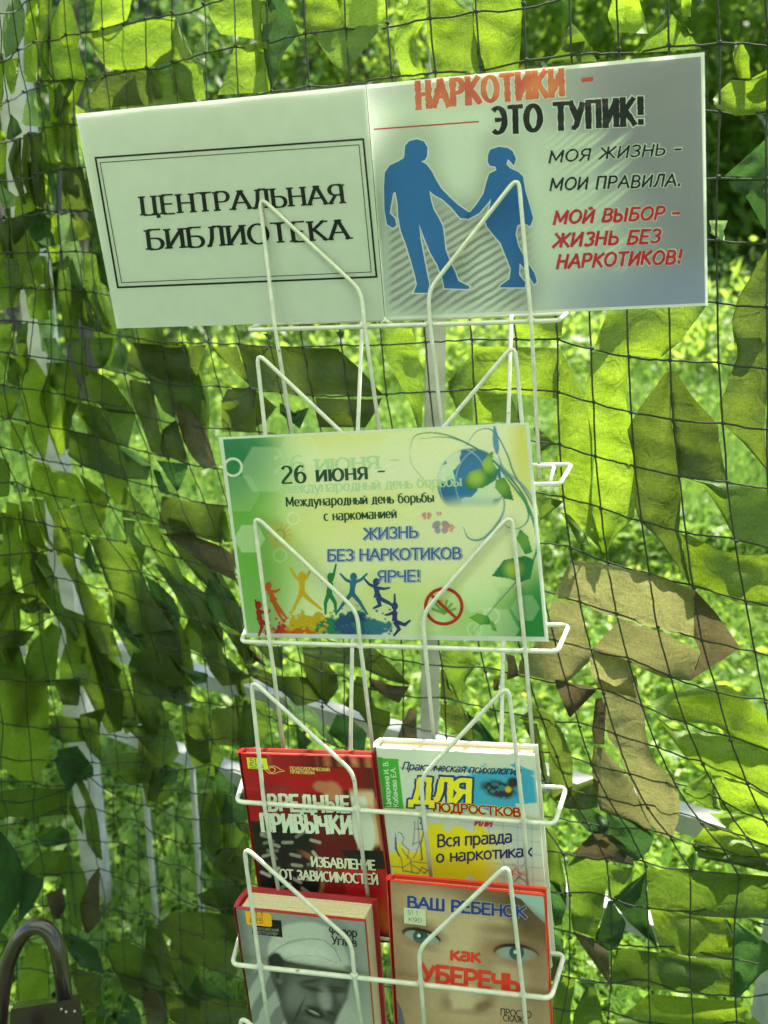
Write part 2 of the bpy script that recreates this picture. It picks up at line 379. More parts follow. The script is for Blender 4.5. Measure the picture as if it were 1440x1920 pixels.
c = np.concatenate(cs); np_mesh('crown', leaves(c[:, 0], c[:, 1], c[:, 2], .075, .6), 4, M['crown'], ot)
# trees on the other sides of the shelter, mirrored in the plastic film
for i, (x, y) in enumerate(((-5, -6), (-1.6, -9), (2.4, -7), (6, -8.5), (0.2, -15), (-8, -13), (8, -15))):
    make_tree('forest_tree', ['leafy tree behind the viewer on the left side', 'tall tree behind the viewer, near the middle', 'tree behind the viewer, right of the middle',
        'leafy tree behind the viewer on the far right', 'distant tree behind the viewer', 'distant tree behind the viewer on the left', 'distant tree behind the viewer on the right'][i],
        x, y, 11, .17, i % 2, 2500, 2.3, .13, 'trees on the viewer side', low=.2)
# far wood and undergrowth, countless leaves
n = 95000; a = RNG.random(n)*2-1; y = 20+RNG.random(n)*16; x = a*y*.75
z = gz(x, y) + 14*RNG.random(n)**1.1*(.8+.2*np.sin(x*.9)*np.cos(x*.37+2))
o = np_mesh('far_woodland', leaves(x, y, z, .21, .9), 4, M['crown']); o['kind'] = 'stuff'; o['label'] = 'distant mass of sunlit forest foliage behind the meadow'; o['category'] = 'woodland'
n = 26000; y = 9+RNG.random(n)*9; k = RNG.integers(0, 60, n); bx = RNG.random(60)*2-1; by = 9+RNG.random(60)*10
x = bx[k]*by[k]*.6+RNG.normal(0, .5, n); y = by[k]+RNG.normal(0, .5, n); z = gz(x, y)+np.abs(RNG.normal(0, .55, n))
o = np_mesh('undergrowth', leaves(x, y, z, .055, .8), 4, M['crown']); o['kind'] = 'stuff'; o['label'] = 'low leafy undergrowth along the edge of the clearing'; o['category'] = 'undergrowth'
# hill of forest ground far behind
hv, hf = [], []
for i in range(41):
    a = -1.2+2.4*i/40; hv += [(70*math.sin(a), 55*math.cos(a)+8, 0), (75*math.sin(a), 60*math.cos(a)+8, 13+2*math.sin(i*1.7))]
for i in range(40): hf.append((2*i, 2*i+2, 2*i+3, 2*i+1))
o = mesh('wooded_hill', hv, hf, plain('far_forest', (.03, .08, .02), .95, (.07, .15, .03), .8, 0)); o['kind'] = 'structure'
# ------------------------------------------------------------------ gazebo of white timber
gaz = thing('gazebo', 'white painted timber gazebo posts and slanting rails standing behind the camouflage net', 'gazebo', (.1, 1.3, 0))
def post(px0, py0, px1, py1, D, wd, name='post', z1=None):
    """upright that passes both pixels at distance D"""
    a = PD(px0, py0, D); b = PD(px1, py1, D); x = (a.x+b.x)/2
    vs, fs = bar_geo((x, D, 0), (x, D, z1 if z1 else 2.35), wd, wd*1.05, side=(0, 1, 0)); return mesh(name, vs, fs, M['paint'], gaz)
post(815, 640, 806, 1390, 1.22, .030)
post(70, 650, 195, 1700, 1.62, .048)
post(1500, 650, 1600, 1700, 1.0, .05)
a = PZ(225, 1222, .80); b = PZ(1400, 1568, .80); dr = (b-a)
vs, fs = bar_geo(a-dr*.1, b+dr*.2, .034, .030); mesh('rail', vs, fs, M['paint'], gaz)
a2 = PZ(222, 1392, .70); b2 = PZ(1440, 1850, .70); d2 = b2-a2
vs, fs = bar_geo(a-dr*.1-Vector((0, 0, .2)), b+dr*.2-Vector((0, 0, .2)), .030, .028); mesh('rail', vs, fs, M['paint'], gaz)
vs, fs = bar_geo(a-dr*.1-Vector((0, 0, .76)), b+dr*.2-Vector((0, 0, .76)), .030, .03); mesh('rail', vs, fs, M['paint'], gaz)
for k in range(2):
    p = a + dr*(.035 + .12*k)
    vs, fs = bar_geo((p.x, p.y, .80-.76), (p.x, p.y, .79), .009, .014, side=(0, 1, 0)); mesh('baluster', vs, fs, M['paint'], gaz)
# left side rail of the shelter
vs, fs = bar_geo(PZ(40, 1215, .80), PZ(-240, 1330, .80), .034, .03); mesh('rail', vs, fs, M['paint'], gaz)
# unseen cloth roof, added to shade the rack and tint its light
rv, rf = [], []
for i in range(13):
    for j in range(11):
        rv.append((-2.1+4.2*i/12, -.95+2.0*j/10, 2.38+.05*math.sin(i*.9+j*.6)))
for i in range(12):
    for j in range(10):
        if (i*7+j*5) % 9: k = i*11+j; rf.append((k, k+1, k+12, k+11))
mesh('added_roof_cloth', rv, rf, M['roof'], gaz)

# ------------------------------------------------------------------ camouflage net
KN = [ # column, row, pixel x, pixel y
 (-17,0,162,147),(-15,0,235,133),(-13,0,320,117),(-12,0,388,97),(-10,0,500,76),(-9,0,572,62),(-7,0,727,43),(-6,0,805,35),(-4,0,982,7),
 (-20,0,72,155),(-22,0,15,190),(0,1,1350,80),(-2,1,1160,92),(1,1,1440,77),(0,3,1347,333),(1,3,1440,337),(0,4,1345,450),(1,4,1440,457),(0,5,1345,567),
 (-1,6,1255,675),(0,6,1347,678),(1,6,1440,692),(-2,6,1180,670),(-3,6,1108,655),(-4,6,1050,633),(-5,6,967,638),(-6,6,886,636),(-8,6,716,647),(-9,6,641,645),(-10,6,566,651),(-11,6,508,650),(-12,6,446,644),
 (-1,7,1260,790),(0,7,1357,793),(-2,7,1184,772),(-4,7,1047,735),(-6,7,888,729),(-8,7,723,740),(-10,7,586,743),(-12,7,470,727),(-13,7,410,725),(-15,7,312,720),(-17,7,235,702),(-20,7,130,678),(-22,7,60,668),
 (0,8,1367,903),(-1,8,1272,893),(-2,8,1190,875),(-3,8,1115,857),(-4,8,1050,832),(1,8,1440,920),
 (-20,8,117,738),(-18,8,183,755),(-17,8,253,773),(-22,8,30,728),(-13,8,425,803),(-17,9,277,848),(-15,9,353,870),(-14,9,403,878),(-19,9,190,825),
 (-1,9,1287,1000),(0,9,1382,1013),(-1,10,1300,1103),(-2,10,1222,1075),(-3,10,1138,1055),(-4,10,1070,1027),(0,10,1400,1130),
 (-18,10,230,897),(-20,10,150,873),(-22,10,83,863),(-24,10,0,837),(-15,10,380,943),
 (-3,11,1157,1152),(-1,11,1310,1200),(0,11,1417,1220),(-4,11,1088,1130),(-19,12,230,1015),(-17,12,337,1047),(-22,12,120,995),
 (-3,12,1180,1240),(-1,12,1347,1300),(0,12,1437,1315),(-3,13,1203,1323),(-1,13,1368,1388),(-5,13,1065,1283),(-17,13,390,1113),(-19,13,300,1088),(-21,13,197,1067),(-24,13,63,1037),
 (-3,14,1232,1400),(-1,14,1403,1470),(-3,15,1267,1473),(-4,15,1180,1452),(-5,15,1107,1435),(-6,15,1050,1420),(-21,15,203,1167),(-19,15,330,1215),(-23,15,100,1140),
 (-3,16,1320,1547),(-4,16,1210,1513),(-18,16,393,1320),(-20,16,300,1312),(-22,16,203,1303),(-25,16,42,1280),(-24,16,93,1280),
 (-4,17,1257,1577),(-4,18,1298,1630),(-5,18,1213,1623),(-3,18,1393,1638),(-6,18,1138,1615),(-7,18,1063,1600),
 (-3,19,1375,1720),(-4,19,1293,1712),(-5,19,1213,1705),(-4,20,1293,1792),(-3,20,1375,1800),(-5,20,1215,1775),(-4,21,1297,1862),(-3,21,1380,1868),(-5,21,1215,1853),(-7,21,1070,1835),
 (-17,20,433,1538),(-18,20,373,1538),(-20,20,287,1520),(-22,20,213,1490),(-23,20,157,1450),(-25,19,57,1473),(-24,19,127,1480),(-17,22,425,1653),(-18,22,377,1650),(-20,22,295,1610),(-22,22,222,1590),
 (-17,24,423,1763),(-18,24,380,1760),(-20,24,297,1727),(-22,24,228,1710),(-23,24,196,1700),(-10,12,690,1160),(-10,16,700,1420),(-8,16,840,1440),(-12,12,590,1120),(-10,20,760,1690),(-10,24,760,1930),(-25,24,80,1700),(2,14,1600,1560),(-2,24,1480,2060)]
kn = np.array(KN, float)
def tps(a, b): 
    r2 = ((a[:, None, :]-b[None, :, :])**2).sum(2); return .5*r2*np.log(r2+1e-9)
A = kn[:, :2]; K = tps(A, A) + np.eye(len(A))*.6; Q = np.concatenate([np.ones((len(A), 1)), A], 1)
BM = np.block([[K, Q], [Q.T, np.zeros((3, 3))]]); sol = np.linalg.solve(BM, np.concatenate([kn[:, 2:], np.zeros((3, 2))]))
def grid_px(c, r):
    q = np.array([[c, r]], float); return (tps(q, A) @ sol[:-3] + np.concatenate([np.ones((1, 1)), q], 1) @ sol[-3:])[0]
def net_D(px, py):
    d = np.interp(px, [-300, 0, 110, 250, 400, 720, 1060, 1440, 1700], [.80, 1.10, 1.24, 1.21, 1.13, 1.0, .90, .81, .76])
    return d + .006*math.sin(px*.021+py*.008) + .007*math.sin(py*.017+px*.004)
net = thing('camouflage_net', 'dark corded camouflage net woven with lime, olive and khaki cloth strips', 'camouflage net', tuple(PD(700, 960, 1.02)))
CR = .00105
def cord_line(nodes):
    pts = []
    for i in range(len(nodes)-1):
        a, b = nodes[i], nodes[i+1]
        for k in range(6):
            t = k/6; sag = 4*t*(1-t)
            p = a*(1-t)+b*t; pts.append((p[0]+random.uniform(-.5, .5), p[1] + sag*3.0*random.random()))
    pts.append(tuple(nodes[-1])); return [PD(x, y, net_D(x, y)) for x, y in pts]
NODE = {(c, r): grid_px(c, r) for c in range(-28, 4) for r in range(-4, 28)}
for c in range(-27, 3):
    nodes = [NODE[c, r] for r in range(-3, 28)]
    nodes = [n for n in nodes if -420 < n[1] < 2250 and -250 < n[0] < 1650]
    if len(nodes) < 3: continue
    vs, fs = tube_geo([p+Vector((0, (.012*max(0, math.sin(i*.30+c*2.3)) if c < -11 else .004*max(0, math.sin(i*.2+c))), 0)) for i, p in enumerate(cord_line(nodes))], CR if c > -11 else .00085, 6); mesh('cord', vs, fs, M['cord'], net, smooth=True)
for r in range(-3, 28):
    nodes = [NODE[c, r] for c in range(-27, 3)]
    nodes = [n for n in nodes if -420 < n[1] < 2250 and -250 < n[0] < 1650]
    if len(nodes) < 3: continue
    vs, fs = tube_geo([p+Vector((0, .0012+.012*max(0, math.sin(i*.33+r*1.9)), 0)) for i, p in enumerate(cord_line(nodes))], CR, 6); mesh('cord', vs, fs, M['cord'], net, smooth=True)
for c in range(-24, 2):                                  # knots where cords cross
    kv, kf = [], []
    for r in range(-1, 25):
        x, y = NODE[c, r]
        if -20 < x < 1460 and -20 < y < 1940:
            p = PD(x, y, net_D(x, y)); tube_geo([p+Vector((-.0022, .0005, .001)), p+Vector((0, -.0006, 0)), p+Vector((.0022, .0005, -.001))], .0022, 6, kv, kf, rads=[.0012, .0024, .0012])
    if kv: o = mesh('knot', kv, kf, M['cord'], net, smooth=True); o['kind'] = 'stuff'

# cloth strips: zone (offset, scale), cloth, cross sections x1,y1,x2,y2 from end to end
ZN = {'A': (0, 0, 3), 'B': (0, 640, 3), 'C': (0, 1280, 3), 'D': (480, 0, 3), 'E': (960, 0, 3), 'G': (960, 640, 3), 'H': (960, 1280, 3),
      'I': (440, 600, 3.43), 'J': (430, 1180, 4.114), 'K': (740, 1180, 4), 'P': (0, 0, 1)}
ST = '''
A b 485,180,490,225 600,160,600,385 720,135,720,392 845,108,850,375 985,98,960,345
A b 540,-20,745,-20 520,110,715,115 495,185,560,165
A l 1090,320,1175,350 1100,250,1165,200 1160,160,1185,150
A b 985,100,1000,120 970,200,1080,310 968,380,1135,370 975,560,1155,560
A o 560,405,850,390 520,500,880,450 500,610,935,590
P b 388,-8,515,-8 393,30,518,30 413,64,500,76
P b 440,86,500,79 430,120,503,110 408,178,507,172
A b 345,-10,395,-10 290,130,450,190 240,250,440,260 245,330,460,350 300,440,480,400 300,460,475,455
A b 150,0,210,0 135,200,215,200 130,400,215,400 140,460,210,465
A b 220,-10,290,-10 215,150,290,130 220,350,270,400 235,450,300,455
A l 60,-10,110,-10 20,100,140,70 10,220,135,200 30,330,90,290
A b 10,335,110,325 30,440,100,420 60,530,80,525
A g 240,450,430,455 280,540,400,520 310,660,330,660
A b 400,470,480,440 350,560,440,560 325,640,400,650 340,750,410,760 335,900,425,930
A b 250,680,325,690 245,740,330,770 260,850,335,880 255,910,400,935
A l 160,500,205,500 140,590,210,590 120,705,235,715
A d 60,640,100,680 35,770,125,740 40,800,120,750
A o 80,780,120,770 45,900,120,900 80,1030,130,1040 130,1150,150,1150
A o 130,760,170,740 120,900,170,900 130,1030,190,1050 190,1150,205,1160
A o 170,740,240,750 170,850,235,900 175,1000,250,1000 190,1100,260,1110 205,1160,270,1190
A o 350,940,465,940 350,1060,490,1060 345,1175,510,1180
A d 265,960,320,960 270,1080,320,1080 270,1180,315,1185
A o 395,1190,410,1190 400,1235,525,1270 400,1300,535,1330 400,1360,480,1345
A o 0,1250,200,1180 0,1350,150,1300 20,1430,100,1430
A d 200,1170,280,1180 150,1260,290,1260 170,1330,300,1330 230,1400,310,1380
A b 190,1430,240,1440 130,1490,250,1500 130,1600,260,1600
A b 140,1610,250,1610 150,1700,260,1700 170,1790,280,1800
A b 240,1440,260,1440 250,1600,300,1620 260,1750,300,1740
A g 370,1440,400,1440 330,1520,440,1550 320,1650,470,1650 350,1790,440,1800 370,1930,450,1930
A g 480,1400,545,1440 470,1550,560,1550 490,1680,580,1720 540,1790,640,1880
A g 400,1600,480,1620 440,1750,520,1760 460,1830,640,1890
A g 20,1450,100,1460 0,1550,130,1600 60,1640,130,1630
A b -30,300,20,300 -30,500,20,520 -20,620,10,620
A b -20,730,30,740 -30,850,40,830 -20,1000,30,960
A l -20,1020,60,1080 0,1130,95,1110 20,1180,80,1160
A b -20,1830,70,1820 -20,1930,60,1930
A g 100,1830,160,1810 90,1930,150,1930
D d 60,-20,150,-20 35,150,200,80 32,230,240,190 50,330,160,290 85,520,130,380
D b -30,-20,65,-20 -20,100,50,100 -10,230,40,225
D b -10,240,40,240 0,400,60,390 0,530,80,520
D b 270,-20,450,-20 280,80,480,80 285,182,495,152
D b 480,-20,735,-20 490,70,735,70 500,152,735,132
D g 300,180,725,140 370,270,640,230 430,360,570,330 495,440,510,445
D b 865,-20,955,-20 820,120,955,105 775,260,895,200 800,350,925,320 820,450,950,435
D b 960,-20,1110,-20 960,150,1215,70 975,280,1235,230 995,440,1260,410
D l 1090,-20,1230,-20 1150,40,1225,75
P b 888,-8,978,-8 888,50,978,50 897,90,975,90 913,140,972,135
E g 325,130,340,130 300,200,400,200 290,250,420,232
E g 300,248,420,228 240,310,450,290 190,360,480,345
E b 570,-20,710,-20 538,90,740,80 580,180,765,190
E g 890,80,905,82 780,200,980,170 680,300,1065,275
E g 940,120,960,130 980,150,1015,180 1000,190,1010,190
E b 950,-20,1010,-20 955,90,1005,95
E b 1270,230,1300,250 1240,300,1335,320 1270,440,1340,440
E b 1130,560,1150,530 1150,610,1230,450 1260,650,1330,455 1460,640,1460,400
E b 1330,450,1350,440 1400,410,1440,480 1460,380,1460,480
E d 1195,990,1205,996 1320,880,1320,1002 1460,750,1460,1006
E d 1215,1020,1460,1016 1330,1130,1460,1100 1420,1290,1460,1290
E l 1110,1240,1215,1240 1120,1290,1190,1300 1115,1310,1200,1370
E o 1430,1400,1460,1400 1270,1680,1460,1500 1238,1800,1460,1700 1250,1930,1460,1930
P b 1145,570,1328,570 1118,640,1275,640 1112,657,1237,672
P b 955,590,1058,588 962,612,1055,610 966,632,1053,630
P b 888,650,888,730 965,650,965,738 1046,653,1044,748
P b 890,732,890,792 930,738,935,792 958,740,978,792
P g 840,715,842,735 862,690,862,780 886,665,886,790
G b 265,40,270,45 262,280,400,285 265,550,450,540 250,780,450,800 300,950,450,960 505,1180,515,1190
G b 450,60,655,92 410,300,640,330 445,520,670,500 462,690,690,720 450,900,690,985 485,1100,600,1070 518,1188,528,1190
G o 865,175,897,170 700,400,897,440 648,500,905,520 690,690,925,690 675,890,945,850 720,1010,945,1000 830,1120,940,1090 1000,1370,1010,1385
G o 897,165,920,170 900,300,1030,330 905,440,1155,465 915,540,1165,560 930,680,1190,700 945,760,1220,795
G o 1255,-20,1460,-20 1270,70,1460,150 1210,250,1460,250 1165,350,1430,340 1190,470,1420,480 1300,570,1425,600 1430,720,1450,730
G g 960,763,965,768 1080,790,1090,830 1170,800,1180,970 1260,812,1260,1120 1460,840,1460,1165
G b 945,1085,1010,1370 1000,1090,1030,1385 1150,1170,1160,1425 1300,1205,1290,1480 1460,1200,1460,1495
G k 300,1290,235,1445 345,1233,365,1455 530,1250,500,1525 780,1310,740,1595 1030,1400,1020,1665
G n 1030,1400,1020,1665 1150,1530,1060,1750 1285,1725,1000,1910
G k 615,1560,440,1740 650,1580,665,1810 850,1640,850,1890 1060,1745,1000,1910
G g 120,480,160,650 200,530,160,640 250,578,245,582
G g 130,860,160,1010 220,880,170,1000 290,900,270,920
G g 270,960,330,980 330,1050,400,1060 370,1140,430,1130
P k 1035,1128,1085,1128 1020,1190,1100,1200 975,1240,1110,1235 972,1262,1060,1283
P k 1105,1215,1180,1240 1108,1260,1190,1290 1120,1290,1195,1310
H n 240,-20,480,30 250,30,470,50 320,190,330,195
H k 480,-40,700,-40 520,150,740,170 540,310,765,340 600,380,800,430 650,520,900,550 700,620,940,640 760,780,940,760 880,880,900,880
H k 460,350,510,370 450,460,600,460 460,600,690,600 500,720,740,720 690,790,800,850
H n 470,90,530,80 460,180,525,190 450,270,520,300 465,345,520,350
H o 40,200,80,215 120,140,140,215 215,180,180,270 290,290,205,400 340,430,210,520 340,560,215,640 330,640,270,700
H o 250,640,240,640 340,580,300,705 460,540,400,715 490,560,480,700
H o 60,220,140,230 90,290,170,360 150,400,200,520 160,500,205,620
H d 320,720,430,700 420,830,560,780 480,860,560,850
H n 450,850,325,975 560,855,530,1000 650,930,690,1030
H d 530,730,560,740 550,850,700,790 590,930,800,860 700,1005,770,950
H b 770,115,875,210 920,45,950,215 1200,10,1150,245 1310,80,1270,330 1460,220,1460,395
H b 775,150,790,165 890,250,960,400 1000,275,1060,490 1290,320,1270,545 1460,410,1460,630
H b 1120,510,1170,690 1200,530,1190,720 1300,560,1400,740 1460,650,1460,750
H g 1100,505,1115,505 990,570,1140,600 970,630,1160,690 1100,700,1180,720
H b 1110,735,1170,790 1250,735,1300,885 1460,760,1460,930
H b 1080,815,1010,905 1200,830,1140,960 1330,900,1330,985 1460,920,1460,1000
H g 1010,910,1050,985 1200,950,1180,1010 1460,990,1460,1070
H g 760,1050,765,1260 1015,1055,1005,1310 1300,1075,1250,1325 1460,1090,1460,1330
H b 770,1260,830,1500 1000,1300,995,1540 1250,1330,1235,1550
H g 590,1490,545,1690 770,1510,770,1720 1000,1545,1005,1755 1240,1560,1255,1770
H d 745,1070,755,1055 560,1215,760,1230 650,1340,770,1330 810,1490,825,1500
H g 320,975,535,1000 310,1130,530,1150 330,1300,510,1300 340,1390,465,1435
H g 540,1020,680,1045 540,1130,650,1130 540,1220,600,1190
H d 540,1225,560,1225 500,1350,640,1350 465,1440,620,1440 540,1510,590,1500
H n 340,1400,460,1440 420,1520,545,1520 540,1690,550,1690
H d 1190,1330,1250,1340 1240,1440,1460,1480 1235,1560,1460,1600 1250,1700,1400,1640 1260,1780,1290,1760
H b 770,1750,1260,1790 650,1850,1330,1850 550,1940,1420,1940
H l 390,1650,470,1690 385,1680,465,1700 400,1720,470,1730
H g 420,1710,470,1720 350,1850,500,1820 340,1940,520,1940
H g 180,810,240,830 200,950,270,950 200,1100,305,1120 260,1180,305,1260
H d 210,1110,300,1150 220,1260,300,1270 240,1370,280,1360
H d 210,1390,290,1450 220,1540,290,1500 215,1690,300,1600
H g 230,1640,360,1670 230,1800,330,1820 220,1940,330,1940
B l 240,-20,310,-20 265,80,350,60 320,150,400,110
B g 260,120,400,120 280,250,440,250 340,300,450,320 350,450,410,420 370,620,385,600
B g 370,-20,480,-20 420,120,490,140 440,200,500,190
B g 480,150,540,170 490,280,640,230 580,380,740,370 620,400,770,410
B g 490,-20,640,-20 520,80,620,80 560,150,590,140
B g 370,330,385,345 420,335,500,520 560,370,610,565 765,405,720,600
B g 395,500,380,640 500,520,480,710 620,560,690,770 850,690,830,780
B l 660,590,680,610 760,620,800,700 850,690,860,700
B o 740,5,715,130 890,20,900,240 1050,30,1060,245 1160,20,1095,230
B o 725,215,860,240 740,340,880,400 790,450,910,540 850,620,945,660
B o 990,440,1000,470 910,500,1010,500 905,600,1040,600 920,640,1055,690
B n 965,340,1020,340 1000,450,1150,480 1030,560,1170,540 1080,650,1200,640 1150,720,1210,700
B o 1180,30,1330,30 1280,130,1380,160 1395,240,1410,250
B o 1280,270,1440,265 1245,340,1440,360 1250,510,1440,510
B d 880,670,1060,690 940,760,1040,760 990,840,1005,840
B o 910,870,890,1050 1060,900,1040,1080 1260,920,1250,1140
B n 905,1080,960,1110 1060,1085,1080,1200 1240,1150,1180,1280 1310,1200,1330,1350
B d 860,720,900,730 880,790,920,780 900,850,960,860 990,870,1000,860
B g 700,820,710,825 690,930,790,920 685,990,870,1020
B g 690,1000,760,1010 700,1080,760,1090 740,1200,820,1160 800,1290,810,1200
B g 500,1110,700,1120 560,1250,740,1200 600,1350,800,1300 650,1460,840,1400 700,1560,900,1500 750,1650,980,1620
B d 495,1120,510,1140 470,1230,545,1270 520,1300,590,1310
B g 780,1020,880,1030 830,1140,930,1130 900,1260,1000,1250 960,1380,1060,1400 1000,1450,1130,1440 1050,1550,1200,1560 1190,1640,1250,1690
B d 810,1310,900,1370 860,1450,980,1450 920,1530,1015,1540 1000,1620,1015,1560
B d 1170,1340,1190,1340 1145,1430,1300,1410 1160,1500,1345,1480 1200,1560,1375,1600 1370,1650,1390,1650
B b 190,690,155,875 300,720,290,880 430,750,380,925 510,890,515,910
B b 445,745,510,905 540,810,550,915 625,880,600,925
B b 325,955,360,1070 430,925,440,1090 510,910,580,1090
B b 510,915,600,930 540,1000,595,1000 575,1075,590,1070
B b 75,80,200,100 110,200,260,200 120,300,280,310 130,430,280,440 170,560,270,560 240,660,255,660
B b 90,-10,150,-10 110,100,160,60 130,180,160,170
B b -20,-20,70,-20 -10,80,60,90 10,150,60,170
B g 40,80,90,100 40,170,110,180 40,230,110,260
B b -10,300,110,300 0,380,90,380 10,450,60,440
B b 60,450,150,480 60,560,130,560 85,625,130,590
B g -20,640,50,680 -20,750,60,760 -20,880,50,870
B l 70,810,140,790 80,850,150,850
B b 120,900,180,900 130,1020,200,1000 150,1100,260,1150 190,1150,300,1190
B b 180,880,250,890 200,990,260,1020 240,1100,290,1160
B b 310,980,330,960 300,1060,350,1050 300,1150,410,1180 350,1260,440,1290 410,1350,520,1420 460,1500,580,1500 500,1620,620,1600 560,1750,690,1780
B b 40,900,110,920 20,1050,110,1080 10,1180,130,1200 20,1270,120,1260
B g -20,960,40,965 -20,1080,30,1090
B g 180,1180,260,1200 170,1280,300,1300 210,1400,330,1390 270,1490,350,1480 350,1600,420,1560 430,1700,450,1640
B l 195,1230,225,1240 240,1310,320,1330 290,1400,335,1400
B o 60,1400,200,1430 80,1480,270,1490 150,1530,290,1530
B o -20,1620,200,1630 -20,1680,170,1670 -20,1745,140,1710
B g 290,1580,350,1620 170,1700,330,1720 140,1800,320,1830 150,1940,310,1940
B b 370,1700,480,1720 330,1820,520,1800 340,1940,500,1940
B g 560,1760,690,1840 540,1880,650,1900
B g 1060,1560,1180,1600 1030,1640,1240,1690 1050,1720,1260,1760 1150,1770,1380,1880
B d 650,1470,700,1560 640,1580,750,1640 740,1700,820,1750
B g 740,1620,980,1640 800,1700,1000,1690 830,1750,990,1740
B g 750,1750,950,1770 720,1840,1000,1850 780,1940,1100,1940
B d 970,1780,1040,1840 1060,1880,1170,1870 1100,1930,1160,1920
B o 1140,1740,1280,1800 1180,1850,1370,1860 1250,1940,1440,1920
B o 1270,1640,1380,1660 1330,1730,1440,1740 1380,1820,1440,1810
B g 1240,950,1270,960 1230,1020,1290,1060 1260,1130,1300,1130
C b -20,-20,270,-20 -20,300,280,290 -20,450,280,440 100,540,230,500 165,575,185,565
C g -20,610,-20,750 170,590,170,760 380,600,380,740
C d 210,870,340,800 230,910,390,840 260,930,400,900
C d -20,830,10,840 -20,1000,100,960 -20,1080,130,1050 -20,1240,120,1180 -20,1440,100,1250
C g 130,1060,250,1100 230,960,260,1090 340,940,340,1090 430,990,360,1120 490,1110,380,1230 460,1290,390,1330 460,1400,420,1380
C d 130,1060,245,1100 110,1180,240,1150 100,1360,180,1270
C o 290,-20,450,-20 330,60,450,70 350,125,440,130
C g 270,180,450,200 300,280,460,260 370,340,480,330
C d 220,240,300,230 250,280,340,290 290,300,370,350
C g 450,180,600,140 440,260,560,260 500,380,570,420 570,450,600,460
C d 300,430,380,370 340,530,480,420 390,620,500,440
C g 380,480,450,520 440,590,490,600 480,680,540,720 470,780,555,790 490,900,570,920 540,980,575,1000
C g 385,620,400,640 390,720,460,760 430,800,470,860
C n 500,1110,560,1030 450,1250,560,1260 460,1340,570,1330 480,1410,500,1410
C n 260,1190,350,1150 280,1280,370,1250 300,1330,350,1330
C g 680,180,690,260 740,100,790,230 880,140,900,240 990,190,980,200
C g 690,240,790,330 800,240,840,400 970,270,920,460 1010,400,900,540
C d 930,460,1010,490 870,530,990,560 820,562,960,582
C g 590,400,640,560 710,395,720,570 790,395,810,565 850,440,850,540
C d 340,1380,480,1450 380,1500,550,1500 450,1600,590,1640
C o 400,1600,590,1650 430,1740,560,1730 480,1840,540,1850
C g 340,1290,400,1360 350,1400,400,1400 380,1480,420,1470
C g 680,1440,600,1530 790,1490,640,1620 900,1550,740,1700 960,1640,900,1730 1010,1730,930,1735
C o 640,1620,780,1660 700,1740,840,1760 790,1790,930,1850
C n 790,1660,830,1680 800,1780,920,1790 830,1940,940,1900
C o 870,1370,960,1440 970,1290,1020,1570 1140,1290,1150,1610 1340,1310,1330,1650
C o 1190,930,1170,1000 1280,930,1270,1100 1420,930,1400,1130
C o 1110,1190,1130,1240 1260,1130,1260,1290 1420,1140,1400,1310
C d 1200,460,1300,560 1220,620,1400,640 1240,800,1410,770
C o 1300,780,1410,790 1350,830,1415,830 1400,865,1420,870
C g 1110,640,1200,600 1120,770,1230,760 1130,900,1250,900 1180,1010,1240,920
C g 1020,120,1170,160 1030,260,1170,280 1060,400,1180,400 1150,460,1190,450
C o 1190,150,1340,130 1180,260,1350,270 1200,350,1370,360
C g 1370,100,1440,100 1350,250,1440,260 1360,400,1440,360
C d 1110,1640,1050,1740 1200,1690,1180,1770 1310,1780,1260,1785
C o 920,1740,960,1900 1060,1760,1060,1940 1380,1790,1400,1940
C d 720,1760,750,1800 690,1850,790,1870 650,1940,800,1940
C b 160,1480,270,1500 90,1700,280,1700 80,1790,290,1790
C g 530,1850,600,1830 560,1940,640,1920
C g 780,-20,930,-20 880,80,1100,90 1000,130,1110,105
I o 20,160,95,430 230,178,290,470 440,180,490,480 660,185,720,480 830,340,860,485 955,480,960,485
I o 520,500,540,690 730,510,760,690 900,510,840,690 950,500,900,600
I o -20,440,-20,700 120,440,120,700 270,560,200,650
I d 290,530,290,600 380,590,380,670 480,560,420,700
I b 945,55,1140,55 960,210,1180,220 1050,390,1200,290 1130,540,1210,480 1180,700,1205,700
I d 180,85,250,90 220,130,235,125
I d 650,75,710,75 680,120,690,118
J o 200,130,410,130 300,230,415,230 350,290,415,300
J o 560,140,570,200 700,135,700,250 930,140,930,270 1010,150,1000,290 1120,145,1130,350 1250,270,1250,400 1390,420,1380,430
J o 570,200,760,260 590,370,830,360 660,460,840,460 740,580,750,580
J o 110,250,150,350 200,290,300,440 380,360,400,480 600,370,520,590 720,540,600,580
J l 400,480,420,540 500,590,500,680 620,600,640,740 740,740,700,810 850,910,840,920
J n 1070,370,1090,440 1250,430,1200,520 1390,440,1310,570
J o 980,360,1030,370 930,480,1080,480 890,590,1130,600 1000,640,1240,640 1060,730,1240,730 1120,870,1180,830
J d 830,650,760,800 950,700,900,900 1060,800,1040,950
J g 30,500,280,560 80,770,310,740 110,920,250,900
J g 0,220,100,330 60,480,110,440 90,540,130,500
J d 510,740,640,870 520,840,600,900 530,930,600,930
J n 120,130,230,200 190,240,300,300
K n 110,590,165,600 60,700,165,720 10,830,165,830
K g 345,140,575,140 355,260,610,270 400,390,540,370 480,530,510,530
K o 345,300,370,300 345,420,410,420 345,525,450,525
K o 345,560,510,570 345,660,540,650 470,790,590,780 500,860,610,860
K d 520,590,560,640 560,700,650,700 620,860,780,860
K n 830,180,900,200 850,260,920,280 840,380,930,350
K n 740,370,790,380 740,460,780,460
'''
names = {'b': 'bright lime', 'g': 'mid green', 'd': 'dark green', 'o': 'olive', 'k': 'khaki', 'n': 'brown', 'l': 'pale green'}
